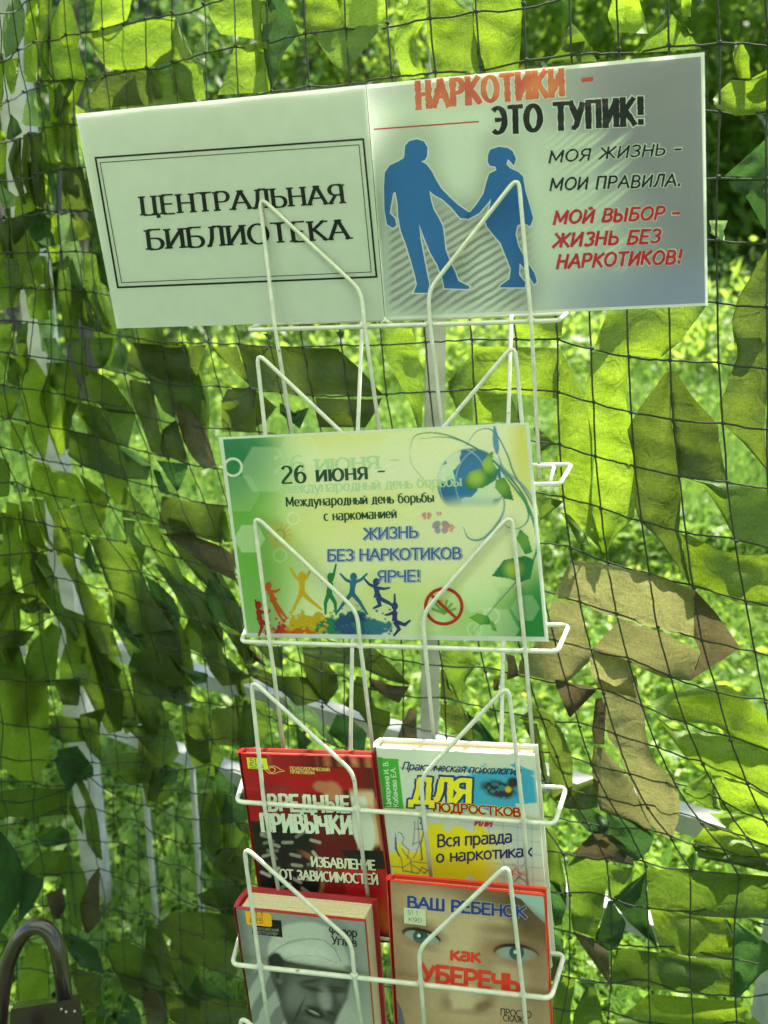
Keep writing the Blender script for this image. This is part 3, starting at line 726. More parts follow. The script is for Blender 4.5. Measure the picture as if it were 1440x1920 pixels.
def ripple(x, y): return .0035*math.sin(x*.09+y*.05)+.002*math.sin(y*.13-x*.03)
idx = 0
def strip(secs, c, k, back=0.):
    """ribbon through cross sections given in photograph pixels, with its own bulge, curl and small waves"""
    LC = catmull([np.array(s) for s in secs], 6); LL = [np.array(secs[i_])*(1-k_/6)+np.array(secs[i_+1])*(k_/6) for i_ in range(len(secs)-1) for k_ in range(6)]+[np.array(secs[-1])]
    L = [a_*.25+b_*.75 for a_, b_ in zip(LC, LL)]; VV = [0, .05, .14, .30, .5, .70, .86, .95, 1]; m = 9; e0, e1 = random.uniform(-.3, 1), random.uniform(-.3, 1); pl = random.uniform(0, .0028); pf = random.uniform(7, 13); vs = []; fs = []
    amp = random.uniform(-.012, .014); curl = random.uniform(-.006, .012); ph = random.random()*6; tw = random.choice((-1, 1))*random.uniform(.004, .015)
    off = .0035 + .0022*(k % 6) + back
    for i, s in enumerate(L):
        u = i/(len(L)-1)
        jx = random.uniform(-.7, .7)
        for j in range(m):
            v = VV[j]; x = s[0]*(1-v)+s[2]*v + (jx if j in (0, m-1) else 0); y = s[1]*(1-v)+s[3]*v
            b = amp*math.sin(math.pi*u)*1.2 + curl*(2*v-1)**2*math.sin(math.pi*min(1, u*1.1)) + tw*(2*v-1)*math.sin(3.1*u+ph) + ripple(x, y)*.7
            b += .003*math.sin(u*9+ph)*math.sin(v*3+ph) + .0045*math.sin(v*5+u*3+ph*2) + pl*math.sin(v*pf+u*2.5+ph)
            vs.append(PD(x, y, net_D(x, y) + off + (b if b > 0 else b*.45) + .004 - (.0055*max(0, e0+.4*math.sin(u*7+ph))*(v < .01) + .0055*max(0, e1+.4*math.sin(u*6-ph))*(v > .99)) - .002*(j in (1, m-2))*(e0 > .3)))
    for i in range(len(L)-1):
        for j in range(m-1):
            a = i*m+j; fs.append((a, a+1, a+m+1, a+m))
    o = mesh('cloth_strip', vs, fs, M['cl_'+c], net, smooth=True); o['label'] = names[c]+' cloth strip'; return o
for ln in ST.strip().split('\n'):
    z, c, *ss = ln.split(); ox, oy, sc = ZN[z]
    secs = []
    for s in ss:
        q = [float(t) for t in s.split(',')]; secs.append((ox+q[0]/sc, oy+q[1]/sc, ox+q[2]/sc, oy+q[3]/sc))
    strip(secs, c, idx); idx += 1
# further strips woven behind the first ones where the net is crowded
NF = 0; rf_ = random.Random(11)
for tr in range(400):
    if NF >= 46: break
    c_, r_ = rf_.uniform(-25.5, -11.5), rf_.uniform(-.5, 25); x, y = grid_px(c_, r_)
    if not (-30 < x < 470 and -20 < y < 1930) or (175 < x < 420 and 1440 < y < 1720) or (rf_.random() < .6 and 230 < x and 640 < y < 1100): continue
    L_, W_ = rf_.uniform(1.6, 2.8), rf_.uniform(.8, 1.35); secs = []
    sh = rf_.uniform(-.5, .5)
    for q in range(4):
        a_ = grid_px(c_-W_*(.5, .62, .45, .12)[q]+sh*q*.3, r_+L_*q/3); b_ = grid_px(c_+W_*(.15, .55, .6, .3)[q]+sh*q*.3, r_+L_*q/3+rf_.uniform(-.2, .2))
        secs.append((a_[0], a_[1], b_[0], b_[1]))
    strip([tuple(v_) for v_ in secs], rf_.choice('bbbgl' if x < 150 and y < 1150 else 'gggobbd' if y < 1100 else 'gggdob'), idx, .011); NF += 1
for i in range(12):                                      # strips of the net above the picture
    x = -60+i % 12*128+random.uniform(-20, 20); y = -230+random.uniform(-20, 20); wd = random.uniform(60, 95)
    strip([(x, y, x+wd, y-5), (x-12, y+60, x+wd+10, y+55), (x+8, y+140, x+wd-20, y+135)], random.choice('bbgo'), idx); idx += 1

# ------------------------------------------------------------------ wire rack
FP = (-.1506, .8279, .2344, .1574, .1685, -.0455, .019); SC = .31/.33
def rackpt(side, k):
    X, Y, Z, th, s, pit, roll = FP; W = .33
    p = np.array([X+side*W*math.cos(th), Y-side*W*math.sin(th), Z-s*k])*SC
    c, s_ = math.cos(pit), math.sin(pit); xc = p[0]; wf = p[1]*c-p[2]*s_; yu = p[1]*s_+p[2]*c
    x, yd = xc, -yu; xr = x*math.cos(roll)-yd*math.sin(roll); yr = x*math.sin(roll)+yd*math.cos(roll)
    return np.array([xr, -yr, wf])
q0, q1, q2 = rackpt(0, 0), rackpt(1, 0), rackpt(0, 4)
NR = np.cross(q1-q0, q2-q0); NR /= np.linalg.norm(NR); NR *= np.sign(NR[2]); CRK = NR @ q0
def wR(px, py): return CRK/(NR @ ray(px, py))
def PR(px, py, d=0.): return P(px, py, wR(px, py)+d)
rack = thing('display_rack', 'white wire display rack holding laminated signs and books in front of the net', 'display rack', tuple(PR(740, 2150, .02)))
def wire(name, pts, rad, fr=.008, closed=False):
    vs, fs = tube_geo(fillet(pts, fr, 5, closed), rad, 10, closed=closed); return mesh(name, vs, fs, M['wire'], rack, smooth=True)
FL = [(466,619), (459,908), (452,1203), (443,1503), (435,1808), (427,2120)]
FR = [(1047,601), (1050,908), (1045,1222), (1040,1545), (1033,1872), (1025,2205)]
BR = [(1064,587), (1072,871), (1067,1172), (1062,1477), (1058,1790), (1052,2100)]
BL = [(486,607), (478,882), (470,1160), (461,1445), (455,1735), (448,2035)]
for k in range(6):
    wire('shelf_ring', [PR(*FL[k]), PR(*FR[k]), PR(*BR[k], .045), PR(*BL[k], .045)], .0023, .007, True)
def lean(py, yb): return -.0045 + (py-yb)*1.25e-4 if py < yb else -.0045 + (py-yb)*1.7e-4
PK = [ # bar y left/right, points of left pocket, points of right pocket
 (617, [(548,815),(516,617),(486,368),(677,545),(684,612),(712,812)], 603, [(831,812),(806,606),(803,545),(972,330),(996,600),(1012,895)]),
 (908, [(522,1095),(507,900),(481,660),(668,837),(674,905),(700,1095)], 908, [(820,1095),(800,900),(795,845),(965,644),(989,905),(1004,1095)]),
 (1206, [(533,1410),(506,1206),(476,965),(669,1146),(676,1212),(702,1430)], 1219, [(815,1402),(797,1214),(793,1150),(959,963),(985,1219),(1000,1405)]),
 (1508, [(524,1680),(495,1506),(470,1273),(664,1450),(669,1514),(691,1690)], 1538, [(809,1650),(794,1525),(789,1458),(953,1284),(982,1538),(991,1665)]),
 (1812, [(513,1985),(487,1810),(457,1586),(659,1766),(664,1827),(689,1995)], 1858, [(800,1975),(789,1842),(785,1779),(953,1619),(981,1864),(992,1990)]),
 (2126, [(503,2290),(478,2124),(449,1903),(652,2082),(657,2145),(680,2310)], 2180, [(790,2300),(781,2165),(778,2100),(944,1948),(972,2190),(984,2310)])]
for yl, lp, yr, rp in PK:
    for yb, pp in ((yl, lp), (yr, rp)):
        wire('pocket_wire', [PR(x, y, lean(y, yb)) for x, y in pp], .00205, .012)
wv_, wf_ = [], []
for yl, lp, yr, rp in PK:
    for yb, pp in ((yl, lp), (yr, rp)):
        for q in (pp[1], pp[4]):
            c_ = PR(q[0], q[1], -.0012); tube_geo([c_+Vector((-.0036, 0, 0)), c_+Vector((-.0012, -.0006, .0005)), c_+Vector((.0014, -.0004, -.0004)), c_+Vector((.0036, 0, 0))], .002, 8, wv_, wf_, rads=[.0012, .0034, .0031, .0012])
o = mesh('weld_beads', wv_, wf_, M['wire'], rack, smooth=True); o['kind'] = 'stuff'
wire('upright', [PR(681,560,.041), PR(671,800,.041), PR(660,1220,.041), PR(657,1420,.041), PR(648,1950,.041), PR(640,2330,.041)], .0021)
wire('upright', [PR(960,545,.041), PR(953,790,.041), PR(943,1215,.041), PR(940,1395,.041), PR(932,1950,.041), PR(925,2330,.041)], .0021)
wire('stay', [PR(1008,874,.02), PR(1040,872,.03), PR(1031,905,.0)], .0019)
for x0, x1 in ((500, 496), (995, 960)):                   # feet down to the ground
    a = PR(x0, 2200, .03); wire('foot', [a, Vector((a.x, a.y-.12, .25)), Vector((a.x, a.y-.30, .004))], .0035)

# ------------------------------------------------------------------ printed sheets: planes, art, lettering
class Sheet:
    def __init__(s, quad=None, anchor=None, wanchor=None, normal=None):
        if normal is None:
            r = [ray(*q) for q in quad]; Am = np.array([r[1], -r[2], r[3]]).T; d = np.linalg.solve(Am, r[0])
            pts = [r[0], d[0]*r[1], d[1]*r[2], d[2]*r[3]]; n = np.cross(pts[1]-pts[0], pts[3]-pts[0]); n /= np.linalg.norm(n); n *= np.sign(n[2])
        else: n = np.array(normal, float); n /= np.linalg.norm(n)
        s.n = n; s.c = n @ (ray(*anchor)*wanchor); s.base = 0.
    def cam(s, px, py, lift=0.):
        r = ray(px, py); return r*((s.c - lift - s.base)/(s.n @ r))
    def pt(s, px, py, lift=0.):
        return c2w(*s.cam(px, py, lift))
def ss(a, b, x): t = np.clip((x-a)/(b-a), 0, 1); return t*t*(3-2*t)
def vnoise(x, y, sc, seed=0, oct=3):
    r = np.random.default_rng(seed); out = 0; amp = 1; tot = 0
    for o in range(oct):
        T = r.random((64, 64)); u = x/sc*(2**o); v = y/sc*(2**o); iu = np.floor(u).astype(int); iv = np.floor(v).astype(int); fu = u-iu; fv = v-iv
        fu = fu*fu*(3-2*fu); fv = fv*fv*(3-2*fv)
        g = lambda a, b: T[a % 64, b % 64]
        out = out + amp*(g(iu, iv)*(1-fu)*(1-fv)+g(iu+1, iv)*fu*(1-fv)+g(iu, iv+1)*(1-fu)*fv+g(iu+1, iv+1)*fu*fv); tot += amp; amp *= .5
    return out/tot
def mixc(a, b, t): return a*(1-t[..., None]) + np.array(b, float)*t[..., None]
def ell(x, y, cx, cy, rx, ry, soft=.15, rot=0):
    dx, dy = x-cx, y-cy; c, s_ = math.cos(rot), math.sin(rot); u = (dx*c+dy*s_)/rx; v = (-dx*s_+dy*c)/ry
    return 1-ss(1-soft, 1+soft, np.sqrt(u*u+v*v))
def seg(x, y, x0, y0, x1, y1, wd, soft=1.):
    dx, dy = x1-x0, y1-y0; t = np.clip(((x-x0)*dx+(y-y0)*dy)/(dx*dx+dy*dy+1e-9), 0, 1)
    return 1-ss(wd/2-soft/2, wd/2+soft/2, np.hypot(x-x0-t*dx, y-y0-t*dy))
def poly(x, y, pts):
    ins = np.zeros(x.shape, bool); n = len(pts)
    for i in range(n):
        x0, y0 = pts[i]; x1, y1 = pts[(i+1) % n]
        c = ((y0 > y) != (y1 > y)) & (x < (x1-x0)*(y-y0)/((y1-y0) if y1 != y0 else 1e-9)+x0); ins ^= c
    return ins.astype(float)
def spoly(x, y, pts, r=10):
    return sum(poly(x+r*math.cos(a), y+r*math.sin(a), pts) for a in np.arange(8)*math.pi/4)/8
def art(sheet, name, quad, nu, nv, fn, mat, parent, lift, srgb=False):
    r = [sheet.cam(*q, lift) for q in quad]; S_, T_ = np.meshgrid(np.linspace(0, 1, nu), np.linspace(0, 1, nv))
    Pc = (r[0][None]*((1-S_)*(1-T_)).ravel()[:, None] + r[1][None]*(S_*(1-T_)).ravel()[:, None] + r[2][None]*(S_*T_).ravel()[:, None] + r[3][None]*((1-S_)*T_).ravel()[:, None])
    px = 720+F*Pc[:, 0]/Pc[:, 2]; py = 960-F*Pc[:, 1]/Pc[:, 2]
    col = np.clip(fn(px, py), 0, 1)
    W = np.stack([Pc[:, 0], Pc[:, 2]*CP+Pc[:, 1]*SP, CAMZ-Pc[:, 2]*SP+Pc[:, 1]*CP], 1)
    i = (np.arange(nv-1)[:, None]*nu+np.arange(nu-1)[None]).ravel()
    ob = np_mesh(name, W, 4, mat, parent, fidx=np.stack([i, i+nu, i+nu+1, i+1], 1))
    ca = ob.data.color_attributes.new('art', 'FLOAT_COLOR', 'POINT'); ca.data.foreach_set('color', np.concatenate([col, np.ones((len(col), 1))], 1).astype(np.float32).ravel())
    return ob
def flat(sheet, name, pts, mat, parent, lift):
    """one flat printed polygon"""
    tr = geometry.tessellate_polygon([[Vector((x, y, 0)) for x, y in pts]])
    return mesh(name, [sheet.pt(x, y, lift) for x, y in pts], [tuple(t) for t in tr], mat, parent)
def line_geo(sheet, pts, wd, lift, vs, fs, closed=False):
    pts = [np.array(p, float) for p in pts]; n = len(pts); b = len(vs)
    for i in range(n):
        a = pts[i-1] if (i or closed) else pts[i]; c = pts[(i+1) % n] if (i < n-1 or closed) else pts[i]
        t1 = pts[i]-a; t2 = c-pts[i]; 
        l1, l2 = np.hypot(*t1), np.hypot(*t2)
        t1 = t1/l1 if l1 > 0 else t2/l2; t2 = t2/l2 if l2 > 0 else t1
        m = np.array([-(t1+t2)[1], (t1+t2)[0]]); m /= (np.hypot(*m)+1e-9); k = 1/max(.5, m @ np.array([-t1[1], t1[0]]))
        w_ = wd[i] if hasattr(wd, '__len__') else wd
        q = m*k*w_/2; vs.append(sheet.pt(*(pts[i]+q), lift)); vs.append(sheet.pt(*(pts[i]-q), lift))
    for i in range(n if closed else n-1):
        j = (i+1) % n; fs.append((b+2*i, b+2*i+1, b+2*j+1, b+2*j))
# skeleton letters: (advance, [strokes]); a stroke is points, '~' in front means a smooth curve; cap height 1
def arc(cx, cy, rx, ry, a0, a1, n=9): return [(cx+rx*math.cos(R(a)), cy+ry*math.sin(R(a))) for a in np.linspace(a0, a1, n)]
G = {
 'А': (.72, [[(.04,0),(.36,1)],[(.36,1),(.68,0)],[(.16,.36),(.56,.36)]]),
 'Б': (.62, [[(.1,0),(.1,1)],[(.1,1),(.54,1)],[(.1,.56),(.32,.56)]+arc(.34,.28,.22,.28,85,-85)+[(.1,0)]]),
 'В': (.62, [[(.1,0),(.1,1)],[(.1,1),(.30,1)]+arc(.32,.77,.18,.23,85,-85)+[(.1,.54)],[(.32,.54)]+arc(.34,.27,.22,.27,85,-85)+[(.1,0)]]),
 'Г': (.55, [[(.1,0),(.1,1)],[(.1,1),(.52,1)]]),
 'Д': (.74, [[(.16,0),(.26,.5),(.28,1)],[(.28,1),(.58,1)],[(.58,1),(.58,0)],[(.04,-.16),(.04,.0)],[(.04,0),(.70,0)],[(.70,0),(.70,-.16)]]),
 'Е': (.58, [[(.1,0),(.1,1)],[(.1,1),(.52,1)],[(.1,.52),(.46,.52)],[(.1,0),(.52,0)]]),
 'Ж': (.92, [[(.46,0),(.46,1)],[(.06,1),(.40,.52)],[(.04,0),(.40,.52)],[(.86,1),(.52,.52)],[(.88,0),(.52,.52)]]),
 'З': (.56, [arc(.26,.76,.22,.24,150,-80)+[(.24,.53)],[(.26,.53)]+arc(.26,.26,.24,.26,80,-150)]),
 'И': (.68, [[(.1,1),(.1,0)],[(.1,.04),(.58,.96)],[(.58,1),(.58,0)]]),
 'Й': (.68, [[(.1,1),(.1,0)],[(.1,.04),(.58,.96)],[(.58,1),(.58,0)],[(.22,1.22),(.34,1.13),(.46,1.22)]]),
 'К': (.64, [[(.1,0),(.1,1)],[(.56,1),(.14,.5)],[(.22,.56),(.60,0)]]),
 'Л': (.66, [[(.03,0),(.14,.06),(.22,.4),(.26,1)],[(.26,1),(.56,1)],[(.56,1),(.56,0)]]),
 'М': (.84, [[(.1,0),(.1,1)],[(.1,1),(.42,.2)],[(.42,.2),(.74,1)],[(.74,1),(.74,0)]]),
 'Н': (.68, [[(.1,0),(.1,1)],[(.58,0),(.58,1)],[(.1,.52),(.58,.52)]]),
 'О': (.76, [arc(.38,.5,.31,.5,90,450,21)]),
 'П': (.66, [[(.1,0),(.1,1)],[(.1,1),(.56,1)],[(.56,1),(.56,0)]]),
 'Р': (.60, [[(.1,0),(.1,1)],[(.1,1),(.32,1)]+arc(.33,.73,.21,.27,85,-85)+[(.1,.46)]]),
 'С': (.66, [arc(.38,.5,.31,.5,50,310,15)]),
 'Т': (.62, [[(.31,0),(.31,1)],[(.02,1),(.60,1)]]),
 'У': (.62, [[(.04,1),(.32,.36)],[(.58,1),(.28,.1),(.18,0),(.06,.02)]]),
 'Ф': (.80, [[(.40,-.04),(.40,1.04)],arc(.40,.54,.33,.34,90,450,19)]),
 'Х': (.66, [[(.05,1),(.60,0)],[(.60,1),(.05,0)]]),
 'Ц': (.70, [[(.1,1),(.1,0)],[(.1,0),(.64,0)],[(.54,1),(.54,0)],[(.64,0),(.64,-.18)]]),
 'Ч': (.62, [[(.08,1),(.08,.62),(.16,.46),(.52,.50)],[(.52,1),(.52,0)]]),
 'Ш': (.90, [[(.1,1),(.1,0)],[(.45,1),(.45,0)],[(.80,1),(.80,0)],[(.1,0),(.80,0)]]),
 'Ы': (.84, [[(.1,0),(.1,1)],[(.1,.56),(.28,.56)]+arc(.30,.28,.2,.28,85,-85)+[(.1,0)],[(.74,0),(.74,1)]]),
 'Ь': (.60, [[(.1,0),(.1,1)],[(.1,.56),(.30,.56)]+arc(.32,.28,.22,.28,85,-85)+[(.1,0)]]),
 'Э': (.66, [arc(.28,.5,.31,.5,130,-130,15),[(.22,.52),(.56,.52)]]),
 'Ю': (.94, [[(.1,0),(.1,1)],[(.1,.5),(.28,.5)],arc(.58,.5,.29,.5,90,450,19)]),
 'Я': (.62, [[(.52,0),(.52,1)],[(.52,1),(.30,1)]+arc(.29,.73,.21,.27,95,265)+[(.52,.46)],[(.28,.46),(.06,0)]]),
 '-': (.42, [[(.04,.42),(.38,.42)]]), '!': (.30, [[(.15,1),(.15,.42)],[(.15,.10),(.15,.02)]]), '.': (.24, [[(.10,.13),(.10,0)]]), ' ': (.34, []),
 '0': (.58, [arc(.29,.5,.22,.5,90,450,19)]), '1': (.36, [[(.04,.8),(.2,1),(.2,0)]]),
 '2': (.58, [arc(.27,.74,.21,.26,160,-20)+[(.1,.16),(.05,0)],[(.05,.02),(.52,.02)]]),
 '4': (.58, [[(.42,0),(.42,1),(.04,.28),(.54,.28)]]), '5': (.58, [[(.48,1),(.12,1),(.10,.56)]+arc(.26,.31,.24,.31,100,-150)]),
 '6': (.58, [[(.46,.92),(.30,1)]+arc(.30,.45,.24,.5,120,190,6),arc(.29,.30,.21,.30,90,450,17)]),
 '8': (.58, [arc(.28,.76,.19,.24,90,450,15), arc(.28,.27,.23,.27,90,450,15)]), '9': (.58, [arc(.28,.70,.21,.30,90,450,17), [(.49,.7),(.46,.3),(.30,.02),(.12,.04)]]),
 'а': (.56, [arc(.25,.60,.20,.10,150,20,5)+[(.45,.1)]+[(.50,.0)], arc(.24,.19,.18,.20,60,300,11)+[(.45,.16)]]),
 'б': (.58, [arc(.28,.34,.22,.34,90,450,17),[(.07,.34),(.10,.78),(.30,.92),(.50,1.0)]]),
 'е': (.54, [[(.08,.36),(.46,.36)]+arc(.27,.36,.20,.33,0,320,13)]),
 'о': (.58, [arc(.29,.35,.22,.35,90,450,17)]), 'с': (.50, [arc(.29,.35,.21,.35,50,310,11)]),
 'р': (.60, [[(.1,-.28),(.1,.7)],arc(.31,.35,.21,.35,130,-130,13)]),
 'у': (.54, [[(.03,.7),(.26,.06)],[(.50,.7),(.24,-.08),(.14,-.26),(.04,-.24)]]),
 'х': (.54, [[(.04,.7),(.50,0)],[(.50,.7),(.04,0)]]),
}
for lo, up in zip('вгджзийклмнптчьыэюя', 'ВГДЖЗИЙКЛМНПТЧЬЫЭЮЯ'):
    a_, st = G[up]; G[lo] = (a_*.80, [[(x*.80, y*.70) for x, y in s] for s in st])
G['ф'] = (.74, [[(.37,-.28),(.37,1.0)],arc(.37,.35,.29,.34,90,450,19)])
def text(sheet, s, p0, p1, up, color, parent, lift=.0003, wv=.16, wh=.16, serif=0, jit=0, gap=.0, sx=0, name='lettering', rag=0, seed=1, only=None):
    """letters from pixel p0 to p1 along the baseline, cap-height vector up (pixels)"""
    rn = random.Random(seed); adv = sum(G[c][0]+gap for c in s)-gap; p0 = np.array(p0, float); p1 = np.array(p1, float); up = np.array(up, float)
    e = (p1-p0)/adv; hpx = np.hypot(*up); ex = np.hypot(*e); vs = []; fs = []; x = 0.; lz = 0
    for c in s:
        a_, st = G[c]; jy = rn.uniform(-jit, jit); ja = rn.uniform(-jit, jit)
        for k_, q in enumerate(st):
            pts = np.array(q, float); 
            if len(pts) == 2 and rag == 0: pts = np.array([pts[0], pts[1]])
            if rag:
                dense = []
                for i in range(len(pts)-1):
                    nn = max(1, int(np.hypot(*(pts[i+1]-pts[i]))/.09))
                    for t in range(nn): dense.append(pts[i]+(pts[i+1]-pts[i])*t/nn)
                dense.append(pts[-1]); pts = np.array(dense)
            n = len(pts); wl = []
            P2 = [p0+e*(x+px_+sx*py_+ja*py_)+up*(py_+jy) for px_, py_ in pts]
            for i in range(n):
                d = pts[min(i+1, n-1)]-pts[max(i-1, 0)]; d = np.array([d[0]*ex, d[1]*hpx]); d /= (np.hypot(*d)+1e-9)
                wl.append(hpx*math.hypot(wv*d[1], wh*d[0])*(1+rn.uniform(-rag, rag)))
            # run ends on by half a pen width so joints close
            if n >= 2 and not serif and len(q) == 2:
                d = P2[-1]-P2[0]; d /= np.hypot(*d)+1e-9; P2[0] = P2[0]-d*wl[0]*.35; P2[-1] = P2[-1]+d*wl[0]*.35
            closed = n > 12 and np.hypot(*(pts[0]-pts[-1])) < 1e-6
            if closed: P2 = P2[:-1]; wl = wl[:-1]
            lz += 1; line_geo(sheet, P2, wl, lift+lz*2.5e-7, vs, fs, closed)
            if serif and len(q) >= 2:
                for en in (0, -1):
                    if (abs(q[en][1]) < .02 or abs(q[en][1]-(1 if c.isupper() or c.isdigit() else .7)) < .02) and abs(q[en][1]-q[1 if en == 0 else -2][1]) > .3:
                        cc = p0+e*(x+q[en][0])+up*(q[en][1]); L = serif*ex*.5; d = e/ex
                        sg = 1 if abs(q[en][1]) < .02 else -1; cc = cc+up*sg*wh*.5
                        lz += 1; line_geo(sheet, [cc-d*L, cc+d*L], wh*hpx, lift+lz*2.5e-7, vs, fs)
        x += a_+gap
    o = mesh(name, vs, fs, ink(color), parent); return o
# ------------------------------------------------------------------ the three laminated sheets
def inset(q, f):
    c = np.mean(np.array(q, float), 0); return [tuple(np.array(p, float)+(c-np.array(p, float))*f) for p in q]
def slab(sheet, name, quad, l0, l1, mat, parent):
    vs = [sheet.pt(*p, l0) for p in quad]+[sheet.pt(*p, l1) for p in quad]
    return mesh(name, vs, [(0,1,2,3), (7,6,5,4), (0,4,5,1), (1,5,6,2), (2,6,7,3), (3,7,4,0)], mat, parent)
def quad_px(q, s, t):
    q = [np.array(p, float) for p in q]; return tuple(q[0]*(1-s)*(1-t)+q[1]*s*(1-t)+q[2]*s*t+q[3]*(1-s)*t)
def film(sheet, quad, parent, lift):
    nu, nv = 24, 16; vs, fs = [], []
    for j in range(nv+1):
        for i in range(nu+1): vs.append(sheet.pt(*quad_px(quad, i/nu, j/nv), lift+.00018*math.sin(i*.7+j*.5)))
    for j in range(nv):
        for i in range(nu): k = j*(nu+1)+i; fs.append((k, k+nu+1, k+nu+2, k+1))
    return mesh('plastic_film', vs, fs, M['film'], parent, smooth=True)
def outline(sheet, pts, wd, color, parent, lift, name='printed_line', closed=True):
    vs, fs = [], []; line_geo(sheet, pts, wd, lift, vs, fs, closed); return mesh(name, vs, fs, ink(color), parent)

wj = wR(722, 605)+.010
# library sign
QL = [(135,208),(686,153),(722,606),(215,622)]
S1 = Sheet(QL, (722,605), wj)
t1 = thing('laminated_sign', 'white laminated library sign with a double black frame, at top left of the rack', 'sign', tuple(S1.pt(470, 610)))
PL = [(142,214),(685.5,159),(721,600),(219,616)]
slab(S1, 'paper_sheet', PL, 0, .0002, M['paper'], t1); film(S1, QL, t1, .0012)
outline(S1, [(179,296),(681,261),(706,519),(221,539)], 3.6, (.012,.018,.016), t1, .0005)
outline(S1, [(187.5,305),(673,271.5),(696,510),(228,530)], 1.4, (.02,.03,.028), t1, .0005)
dk = (.012,.022,.018)
text(S1, 'ЦЕНТРАЛЬНАЯ', (264,404), (648,381), (-4.4,-35.5), dk, t1, .0006, wv=.21, wh=.08, serif=.26, gap=.03)
text(S1, 'БИБЛИОТЕКА', (275,468.5), (657,448), (-4.6,-37), dk, t1, .0006, wv=.21, wh=.08, serif=.26, gap=.03)
# couple poster
QR = [(686,153),(1328,92),(1333,580),(722,606)]
S2 = Sheet(QR, (722,605), wj)
t2 = thing('laminated_poster', 'grey laminated poster with a blue couple holding hands, right of the library sign', 'poster', tuple(S2.pt(1020, 595)))
PRq = [(687,159),(1321,98),(1327,573),(722.5,600)]
slab(S2, 'paper_sheet', PRq, 0, .0002, M['paper'], t2); film(S2, QR, t2, .0012)
def art_couple(x, y):
    c = np.tile(np.array([.68,.73,.69]), (len(x), 1))
    u = (x-700)/620
    g = ss(.42, .85, u + .10*np.sin(y*.01)); c = mixc(c, (.25,.24,.33), g*.92)
    c = mixc(c, (.30,.34,.55), ss(430, 560, y)*ss(.35, .8, u)*.8)
    c = mixc(c, (.42,.40,.50), ss(230, 140, y)*.55*(1-g))
    # pale brush strokes running into the grey, dark strokes at the feet
    d = (y + x*.78); hz = vnoise(d, x*.12, 7, 3, 2)
    st = ss(.48, .56, np.sin(d*.42+3*vnoise(x, y, 60, 5))*.5+.5)
    zone = ss(1010, 980, x-((y-240)*.0))*0 + ss(1000,1030,x)*ss(1170+40*np.sin(d*.13), 1120+40*np.sin(d*.13), x)*ss(235, 262, y)*ss(520, 490, y)
    c = mixc(c, (.62,.70,.62), zone*(.35+.65*st))
    low = ss(360, 430, y+.35*(x-900)*0)*ss(1010, 960, x)*ss(598, 560, y)*ss(722, 740, x)
    inner = ss(.50, .60, np.sin((y+x*.62)*.40+4*vnoise(x, y, 50, 8))*.5+.5)
    c = mixc(c, (.21,.20,.20), low*inner*.75)
    # soft dark halo round the two people
    for (x0,y0,x1,y1,wd) in ((775,280,775,400,105),(760,400,775,545,110),(810,420,850,540,80),(880,410,800,350,50),(885,405,925,340,50),(940,280,950,410,80),(950,410,975,535,80)):
        c = mixc(c, (.25,.24,.24), seg(x, y, x0, y0, x1, y1, wd, 50)*.33)
    return c
art(S2, 'printed_picture', [(689,166),(1314,106),(1322,568),(724,594)], 330, 250, art_couple, art_mat('poster_print', .45), t2, .0004)
MAN = [(835,870),(838,820),(862,793),(905,783),(945,795),(965,830),(962,880),(950,900),(930,908),(960,925),(990,965),(1012,1010),(1042,1060),(1090,1110),(1140,1155),(1190,1190),(1212,1200),(1185,1228),(1150,1228),(1100,1168),(1050,1122),(1000,1095),(975,1072),(985,1130),(1000,1180),(1030,1230),(1050,1272),(1060,1340),(1065,1400),(1090,1470),(1120,1530),(1138,1580),(1202,1612),(1195,1626),(1060,1622),(1050,1570),(1020,1490),(980,1420),(945,1335),(918,1262),(925,1340),(945,1450),(960,1530),(975,1600),(965,1647),(887,1647),(905,1600),(895,1550),(870,1460),(845,1380),(815,1300),(800,1220),(797,1150),(785,1080),(772,1085),(760,1150),(752,1200),(782,1228),(790,1268),(770,1283),(737,1262),(722,1180),(720,1050),(725,970),(752,930),(800,908),(832,888)]
WOM = [(470,428),(478,407),(508,397),(538,401),(556,412),(568,440),(560,462),(548,448),(540,440),(534,458),(548,472),(575,484),(592,500),(600,550),(615,600),(627,645),(617,672),(592,660),(572,670),(566,700),(576,742),(602,790),(632,835),(640,865),(630,873),(600,822),(580,800),(578,840),(600,868),(598,884),(510,884),(516,876),(545,855),(550,820),(530,770),(515,732),(490,702),(466,672),(460,645),(475,612),(482,575),(470,592),(440,627),(402,648),(388,642),(405,628),(430,598),(455,560),(465,520),(475,490),(500,478),(496,466),(476,462),(470,450)]
man = [(480+x/3, y/3) for x, y in MAN]; wom = [(660+x/1.846, 60+y/1.846) for x, y in WOM]
for pts in (man, wom):
    outline(S2, pts, 5.2, (.70,.74,.74), t2, .0005, 'white_outline')
    flat(S2, 'blue_figure', pts, ink((.03,.17,.50)), t2, .00056)
bk = (.012,.012,.02)
text(S2, 'НАРКОТИКИ', (781,202), (1058,177), (-2,-46), (.74,.78,.72), t2, .00052, wv=.34, wh=.28, gap=.10)
o = text(S2, 'НАРКОТИКИ', (781,202), (1058,177), (-2,-46), (.62,.06,.03), t2, .0006, wv=.26, wh=.17, gap=.10, rag=.18)
o.data.materials[0] = plain('red_orange_ink', (.55,.035,.025), .5, (.78,.22,.07), 28)
flat(S2, 'lettering', [(1090,146),(1112,144),(1112,152),(1090,154)], ink((.6,.06,.03)), t2, .0006)
text(S2, 'ЭТО ТУПИК!', (922,250), (1208,231), (-1,-47), (.70,.74,.72), t2, .00052, wv=.34, wh=.28, gap=.10)
text(S2, 'ЭТО ТУПИК!', (922,250), (1208,231), (-1,-47), bk, t2, .0006, wv=.25, wh=.16, gap=.10, rag=.12)
